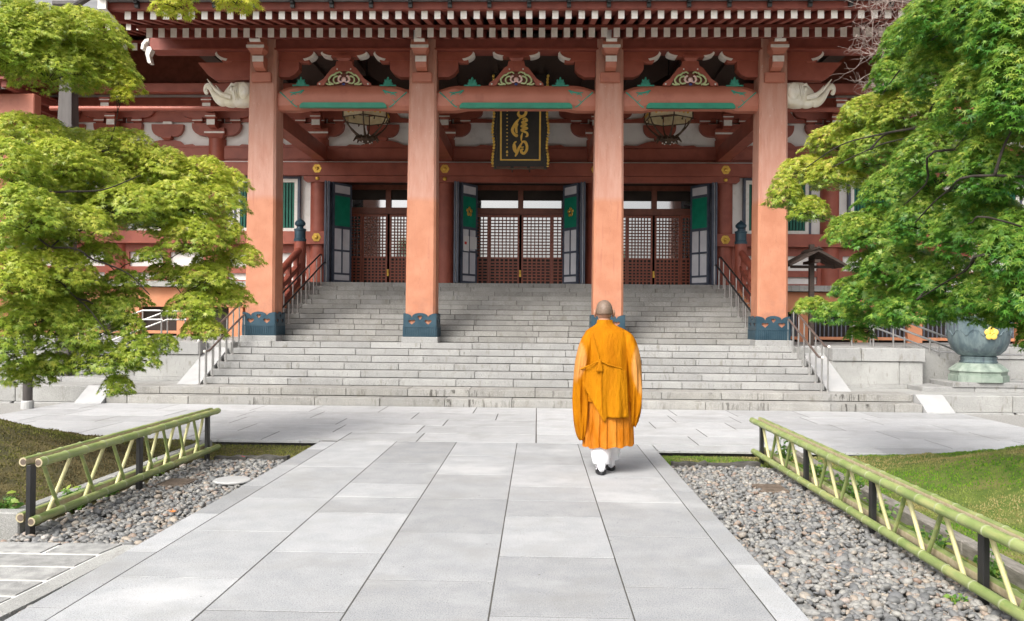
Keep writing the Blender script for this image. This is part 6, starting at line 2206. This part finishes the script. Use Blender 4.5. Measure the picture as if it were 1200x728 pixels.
PADS_L = [
    (-5.44, 9.00, 4.47, 0.56, 0.36, 0.25),
    (-5.09, 9.30, 4.57, 0.53, 0.31, 0.30),
    (-5.25, 9.00, 4.10, 0.51, 0.26, 0.15),
    (-4.99, 9.40, 4.26, 0.49, 0.29, 0.30),
    (-4.70, 9.40, 4.09, 0.25, 0.21, 0.60),
    (-5.53, 8.70, 4.24, 0.41, 0.38, 0.10),
    (-4.62, 9.30, 3.93, 0.11, 0.10, 0.80),
    (-5.77, 9.00, 4.65, 0.37, 0.28, 0.10),
    (-5.64, 9.20, 3.41, 0.55, 0.28, 0.35),
    (-5.17, 8.20, 2.90, 0.38, 0.29, 0.20),
    (-5.02, 8.80, 3.06, 0.46, 0.27, 0.30),
    (-4.79, 9.60, 3.37, 0.48, 0.25, 0.45),
    (-4.39, 9.70, 3.17, 0.45, 0.26, 0.40),
    (-4.87, 9.20, 2.94, 0.48, 0.28, 0.30),
    (-3.97, 9.90, 3.12, 0.41, 0.24, 0.50),
    (-3.67, 10.00, 3.07, 0.25, 0.17, 0.60),
    (-4.39, 9.00, 2.63, 0.47, 0.26, 0.25),
    (-4.05, 9.40, 2.72, 0.44, 0.27, 0.30),
    (-3.75, 9.80, 2.79, 0.37, 0.24, 0.40),
    (-4.93, 8.00, 2.42, 0.42, 0.30, 0.10),
    (-4.71, 8.50, 2.37, 0.44, 0.24, 0.30),
    (-3.81, 9.30, 2.33, 0.37, 0.25, 0.30),
    (-3.61, 9.70, 2.44, 0.26, 0.19, 0.40),
    (-3.41, 9.80, 2.16, 0.24, 0.16, 0.60),
    (-4.58, 8.80, 2.12, 0.27, 0.14, 0.15),
    (-4.81, 8.30, 1.87, 0.47, 0.26, 0.35),
    (-4.94, 7.90, 1.77, 0.37, 0.30, 0.30),
    (-3.71, 9.40, 1.90, 0.37, 0.17, 0.30),
    (-3.51, 9.60, 1.70, 0.28, 0.16, 0.35),
    (-3.76, 9.20, 1.57, 0.31, 0.18, 0.15),
    (-3.64, 9.20, 1.33, 0.25, 0.14, 0.30),
    (-4.38, 8.90, 1.85, 0.24, 0.13, 0.05),
    (-4.87, 8.20, 1.45, 0.43, 0.25, 0.05),
    (-4.98, 7.90, 1.16, 0.25, 0.28, 0.00),
    (-4.59, 8.30, 1.28, 0.36, 0.24, 0.00),
    (-4.37, 8.60, 1.51, 0.27, 0.17, 0.00),
    (-4.35, 8.40, 1.02, 0.35, 0.20, 0.05),
    (-4.04, 8.50, 1.08, 0.23, 0.21, 0.05),
    (-4.18, 8.40, 0.77, 0.17, 0.13, 0.00),
    (-4.12, 9.00, 2.13, 0.19, 0.10, 0.10),
    (-4.74, 8.20, 0.99, 0.21, 0.14, 0.00),
    (-4.18, 8.60, 1.36, 0.18, 0.15, 0.00),
    (-3.31, 7.60, 4.29, 0.19, 0.12, 0.75),
    (-2.73, 7.60, 4.34, 0.19, 0.12, 0.90),
    (-3.15, 7.60, 4.55, 0.47, 0.17, 0.50),
    (-4.53, 9.90, 2.95, 0.51, 0.28, 0.25),
    (-5.35, 9.90, 3.40, 0.51, 0.28, 0.30),
    (-5.17, 8.90, 2.71, 0.46, 0.27, 0.15),
    (-4.87, 9.40, 2.59, 0.44, 0.23, 0.20),
    (-4.40, 10.20, 3.10, 0.42, 0.25, 0.30),
    (-5.25, 8.60, 2.19, 0.45, 0.26, 0.10),
    (-5.09, 8.80, 1.58, 0.41, 0.23, 0.00),
    (-4.23, 9.70, 2.53, 0.38, 0.21, 0.20),
    (-4.99, 8.20, 0.90, 0.30, 0.16, 0.00),
    (-3.85, 9.90, 1.75, 0.31, 0.22, 0.20),
    (-4.89, 9.00, 1.76, 0.33, 0.20, 0.10),
    (-4.38, 9.00, 1.66, 0.24, 0.12, 0.10),
    (-4.10, 9.30, 1.95, 0.25, 0.13, 0.20),
    (-3.97, 8.90, 1.18, 0.19, 0.12, 0.05),
    (-3.77, 9.80, 2.10, 0.26, 0.15, 0.30),
]
PADS_R = [
    (3.31, 6.80, 3.90, 0.45, 0.31, 0.08),
    (3.27, 6.00, 3.50, 0.30, 0.38, 0.04),
    (3.68, 8.60, 4.24, 0.28, 0.28, 0.11),
    (3.54, 8.60, 3.93, 0.23, 0.24, 0.10),
    (3.40, 7.20, 3.58, 0.38, 0.33, 0.15),
    (3.33, 6.40, 3.13, 0.39, 0.36, 0.15),
    (3.52, 9.20, 3.68, 0.32, 0.23, 0.50),
    (3.75, 8.70, 3.58, 0.40, 0.31, 0.45),
    (3.36, 9.60, 3.48, 0.38, 0.22, 0.60),
    (3.60, 9.00, 3.25, 0.45, 0.29, 0.30),
    (3.02, 9.70, 3.17, 0.34, 0.19, 0.70),
    (3.30, 9.40, 3.07, 0.37, 0.21, 0.60),
    (2.73, 9.50, 2.86, 0.21, 0.21, 0.50),
    (2.96, 9.40, 2.69, 0.23, 0.17, 0.50),
    (3.42, 7.30, 2.85, 0.42, 0.33, 0.08),
    (3.40, 6.40, 2.62, 0.35, 0.37, 0.08),
    (3.48, 8.30, 2.71, 0.38, 0.29, 0.11),
    (3.29, 9.00, 2.43, 0.28, 0.20, 0.20),
    (3.33, 8.40, 2.35, 0.39, 0.27, 0.20),
    (3.42, 7.50, 2.35, 0.41, 0.30, 0.04),
    (3.49, 6.80, 2.19, 0.39, 0.31, 0.00),
    (3.43, 6.20, 1.98, 0.26, 0.30, 0.00),
    (3.41, 8.80, 2.08, 0.25, 0.15, 0.10),
    (3.38, 8.00, 1.99, 0.37, 0.22, 0.04),
    (3.58, 7.60, 1.86, 0.39, 0.23, 0.00),
    (3.61, 6.80, 1.70, 0.36, 0.20, 0.04),
    (3.29, 9.00, 1.83, 0.22, 0.14, 0.10),
    (3.34, 8.40, 1.74, 0.39, 0.20, 0.05),
    (2.94, 9.20, 1.64, 0.20, 0.12, 0.30),
    (3.21, 9.00, 1.56, 0.32, 0.16, 0.05),
    (3.37, 9.00, 1.36, 0.14, 0.10, 0.00),
    (3.45, 7.80, 1.59, 0.40, 0.19, 0.00),
    (3.61, 7.40, 1.62, 0.23, 0.11, 0.00),
    (3.89, 6.80, 1.39, 0.12, 0.19, 0.08),
    (3.27, 5.90, 3.06, 0.26, 0.44, 0.04),
    (3.44, 7.60, 4.04, 0.34, 0.25, 0.11),
    (3.73, 6.90, 1.52, 0.23, 0.10, 0.08),
    (3.31, 6.30, 3.76, 0.35, 0.32, 0.08),
    (3.48, 8.60, 1.52, 0.25, 0.13, 0.00),
    (3.50, 6.20, 1.70, 0.21, 0.31, 0.00),
]
build_tree('maple_tree', 'yellow-green Japanese maple with drooping layered sprays on the brown moss mound', (-7.4, 8.6, .1),
           [((-7.4, 8.6, -.1), .24), ((-7.25, 8.65, .9), .17), ((-6.9, 8.8, 1.9), .15), ((-6.5, 8.9, 2.9), .11), ((-6.2, 9.0, 3.9), .08), ((-5.9, 9.0, 4.6), .05)],
           (-6.8, 8.8, 2.2), PADS_L, 'leaf_left', 7000, .047, 21, extra=[([(-6.2, 9.0, 3.9), (-5.6, 8.6, 4.9), (-4.6, 8.1, 5.3), (-3.6, 7.7, 5.1), (-2.9, 7.6, 4.75)], (.05, .012)),
    ([(-6.9, 8.8, 1.9), (-5.16, 8.3, 2.63), (-4.74, 8.3, 2.71), (-4.46, 8.6, 2.78), (-4.25, 9.0, 3.0)], (0.0186, .005)),
    ([(-6.9, 8.8, 1.9), (-4.76, 8.2, 2.15), (-4.38, 8.3, 2.04), (-4.14, 8.5, 1.92), (-3.96, 8.6, 1.71)], (0.01364, .005)),
    ([(-6.5, 8.9, 2.9), (-5.39, 8.8, 3.28), (-5.05, 9.0, 3.37), (-4.78, 9.2, 3.29)], (0.0124, .005)),
    ([(-7.2, 8.7, 1.0), (-5.0, 8.2, 1.82), (-4.55, 8.3, 1.66), (-4.19, 8.2, 1.33)], (0.01364, .005)),
])
build_tree('maple_tree', 'deep green Japanese maple with paler turning leaves on the green moss mound', (6.6, 8.3, .1),
           [((6.6, 8.3, -.1), .26), ((6.45, 8.2, .9), .19), ((6.1, 8.0, 1.8), .16), ((5.7, 7.8, 2.7), .12), ((5.3, 7.6, 3.5), .085), ((4.9, 7.4, 4.2), .05)],
           (6.0, 8.0, 2.2), PADS_R, 'leaf_right', 11000, .043, 22, extra=[
    ([(5.3, 7.6, 3.5), (3.22, 6.3, 3.79), (3.19, 6.9, 3.8), (3.29, 7.8, 3.81), (3.31, 8.3, 3.7)], (0.01364, .005)),
    ([(5.7, 7.8, 2.7), (3.18, 6.6, 2.82), (3.14, 7.0, 2.62), (3.15, 7.6, 2.46)], (0.0124, .005)),
    ([(5.7, 7.8, 2.7), (3.16, 6.0, 2.52), (3.12, 6.6, 2.5), (3.18, 7.4, 2.3)], (0.01116, .005)),
    ([(6.1, 8.0, 1.8), (3.35, 6.2, 1.98), (3.35, 6.8, 1.9), (3.25, 7.4, 1.69)], (0.01364, .005)),
    ([(6.1, 8.0, 1.8), (3.27, 6.0, 2.19), (3.18, 6.4, 2.23)], (0.00992, .005)),
    ([(5.3, 7.6, 3.5), (3.41, 7.6, 3.22), (3.31, 8.4, 3.32), (3.12, 8.9, 3.32), (2.86, 9.2, 3.14)], (0.0124, .005)),
    ([(5.3, 7.6, 3.5), (3.42, 7.8, 3.18), (3.31, 8.6, 3.22), (3.07, 9.0, 3.11)], (0.00868, .005)),
])

# leafless shrub tree by the eave: fine pale twigs
def bare_tree(loc, pts, lab):
    rng = np.random.default_rng(9)
    t = thing('bare_tree', loc, lab, 'tree')
    part('trunk', MB().tube(curve_pts(pts, 4), [.07 - .055 * k / (4 * (len(pts) - 1)) for k in range(4 * (len(pts) - 1) + 1)], 8), 'twig_pale', t, smooth='full')
    tw = MB()
    def grow(p, d, L_, r, lv):
        q = [p]
        dd = d.copy()
        for k in range(4):
            dd = (dd + Vector(rng.normal(0, .28, 3))).normalized()
            q.append(q[-1] + dd * L_ / 4)
        tw.tube(q, [r * (1 - .15 * k) for k in range(5)], 4)
        if lv:
            for k in (1, 2, 3, 4):
                nd_ = (dd * .5 + Vector(rng.normal(0, .8, 3)) + Vector((-.25, 0, .1))).normalized()
                grow(q[k], nd_, L_ * .66, r * .62, lv - 1)
    for k, p in enumerate(pts[2:]):
        for j in range(4):
            grow(Vector(p), Vector((-.9 + rng.normal(0, .2), rng.normal(0, .3), .1 + rng.normal(0, .35))).normalized(), .85, .012, 3)
    obj('twigs', tw.mesh('twigs', 'twig_pale', 'full', fix=False), t)
bare_tree((7.5, 15.7, ZL), [(8.1, 16.1, ZL), (7.9, 15.6, 2.5), (7.2, 15.0, 4.6), (6.75, 14.7, 5.5), (6.45, 14.6, 6.1), (6.55, 14.5, 6.9)], 'leafless shrub tree with fine pinkish twigs against the porch eave')

# distant trees beyond the hall
def far_tree(x, y, h, w, lab, seed):
    rng = np.random.default_rng(seed)
    pads = []
    for k in range(26):
        a = rng.uniform(0, 2 * PI)
        zz = rng.uniform(.35, 1.0)
        rr = w * math.sqrt(rng.uniform(0, 1)) * (1.15 - .6 * abs(zz - .6))
        pads.append((x + rr * math.cos(a), y + rr * math.sin(a), h * zz, w * rng.uniform(.3, .5), w * rng.uniform(.16, .28), 0))
    build_tree('background_tree', lab, (x, y, -.1), [((x, y, -.2), .3), ((x + .1, y, h * .3), .24), ((x, y, h * .6), .16), ((x, y, h * .85), .07)], (x, y, h * .4), pads, 'leaf_far', 55, .30, seed)
far_tree(-22, 30, 10.5, 3.0, 'dark evergreen beyond the side gallery, nearest the temple', 31)
far_tree(-27.5, 31, 12.0, 3.2, 'taller dark evergreen farther along the side gallery', 32)

# ------------------------------------------------------------------ weeds behind the fences
def weed(loc, n, h, spread, seed, lab, size=.035):
    rng = np.random.default_rng(seed)
    t = thing('weed', loc, lab, 'plant')
    st = MB()
    P, NR, TP, SZ = [], [], [], []
    for k in range(n):
        a = rng.uniform(0, 2 * PI)
        r = spread * math.sqrt(rng.uniform(0, 1))
        hh = h * rng.uniform(.5, 1.1)
        b = Vector((loc[0] + r * .4 * math.cos(a), loc[1] + r * .4 * math.sin(a), loc[2] - .02))
        e = Vector((loc[0] + r * math.cos(a), loc[1] + r * math.sin(a), loc[2] + hh))
        st.tube([b, b.lerp(e, .5) + Vector((0, 0, .02)), e], [.003, .0025, .0015], 4)
        for j in range(9):
            q = b.lerp(e, .25 + .75 * j / 8)
            P.append(tuple(q))
            NR.append((rng.normal(0, .5), rng.normal(0, .5) - .3, 1))
            an = rng.uniform(0, 2 * PI)
            TP.append((math.cos(an), math.sin(an), -.1))
            SZ.append(size * rng.uniform(.6, 1.2))
    part('stems', st, 'leaf_weed', t)
    s, tp, q = frames(np.array(NR), np.array(TP))
    bv = [(0, 0, 0), (.28, .35, .04), (.22, .75, .0), (0, 1.1, -.1), (-.22, .75, 0), (-.28, .35, .04)]
    bf = [(0, 1, 5), (1, 2, 5), (5, 2, 4), (2, 3, 4)]
    V, F = scatter(bv, bf, np.array(P), s, tp, q, np.array(SZ))
    obj('leaves', np_mesh('leaves', V, F, 'leaf_weed'), t, kind='stuff')
W_ = 'weed sprouting '
weed((-3.98, 6.2, -.02), 24, .20, .16, 1, 'bright yellow-green leafy weed at the corner of the granite kerb', .06)
weed((-3.68, 6.75, -.06), 14, .17, .12, 2, 'small green weed between the first slanting canes of the three-post fence', .05)
weed((-3.66, 7.15, -.06), 10, .12, .10, 3, 'tiny green weed at the foot of the middle black post of the three-post fence', .045)
weed((-3.72, 8.3, -.06), 12, .16, .12, 12, 'green weed near the far post of the three-post fence', .045)
weed((2.62, 9.1, -.06), 16, .30, .13, 4, 'tall leafy weed at the far end post of the four-post fence', .05)
weed((2.70, 8.3, -.06), 16, .20, .15, 5, 'bushy green weed behind the far bay of the four-post fence', .05)
weed((2.66, 7.45, -.06), 22, .24, .16, 6, 'densest green weed clump behind the four-post fence', .05)
weed((2.70, 6.75, -.06), 14, .16, .13, 7, 'low green weed beside the second black post of the four-post fence', .045)
weed((2.72, 5.9, -.06), 16, .15, .15, 8, 'spreading green weed between kerb board and the four-post fence', .045)
weed((2.68, 5.2, -.06), 16, .18, .14, 9, 'green weed by the black post facing the green moss mound', .045)
weed((2.70, 4.55, -.06), 14, .14, .14, 10, 'small ferny weed behind the lower rail of the four-post fence', .045)
weed((2.30, 4.75, -.05), 5, .05, .10, 11, 'three-leaved weed growing in the pebbles', .03)
for kx in (.0,):
    pass
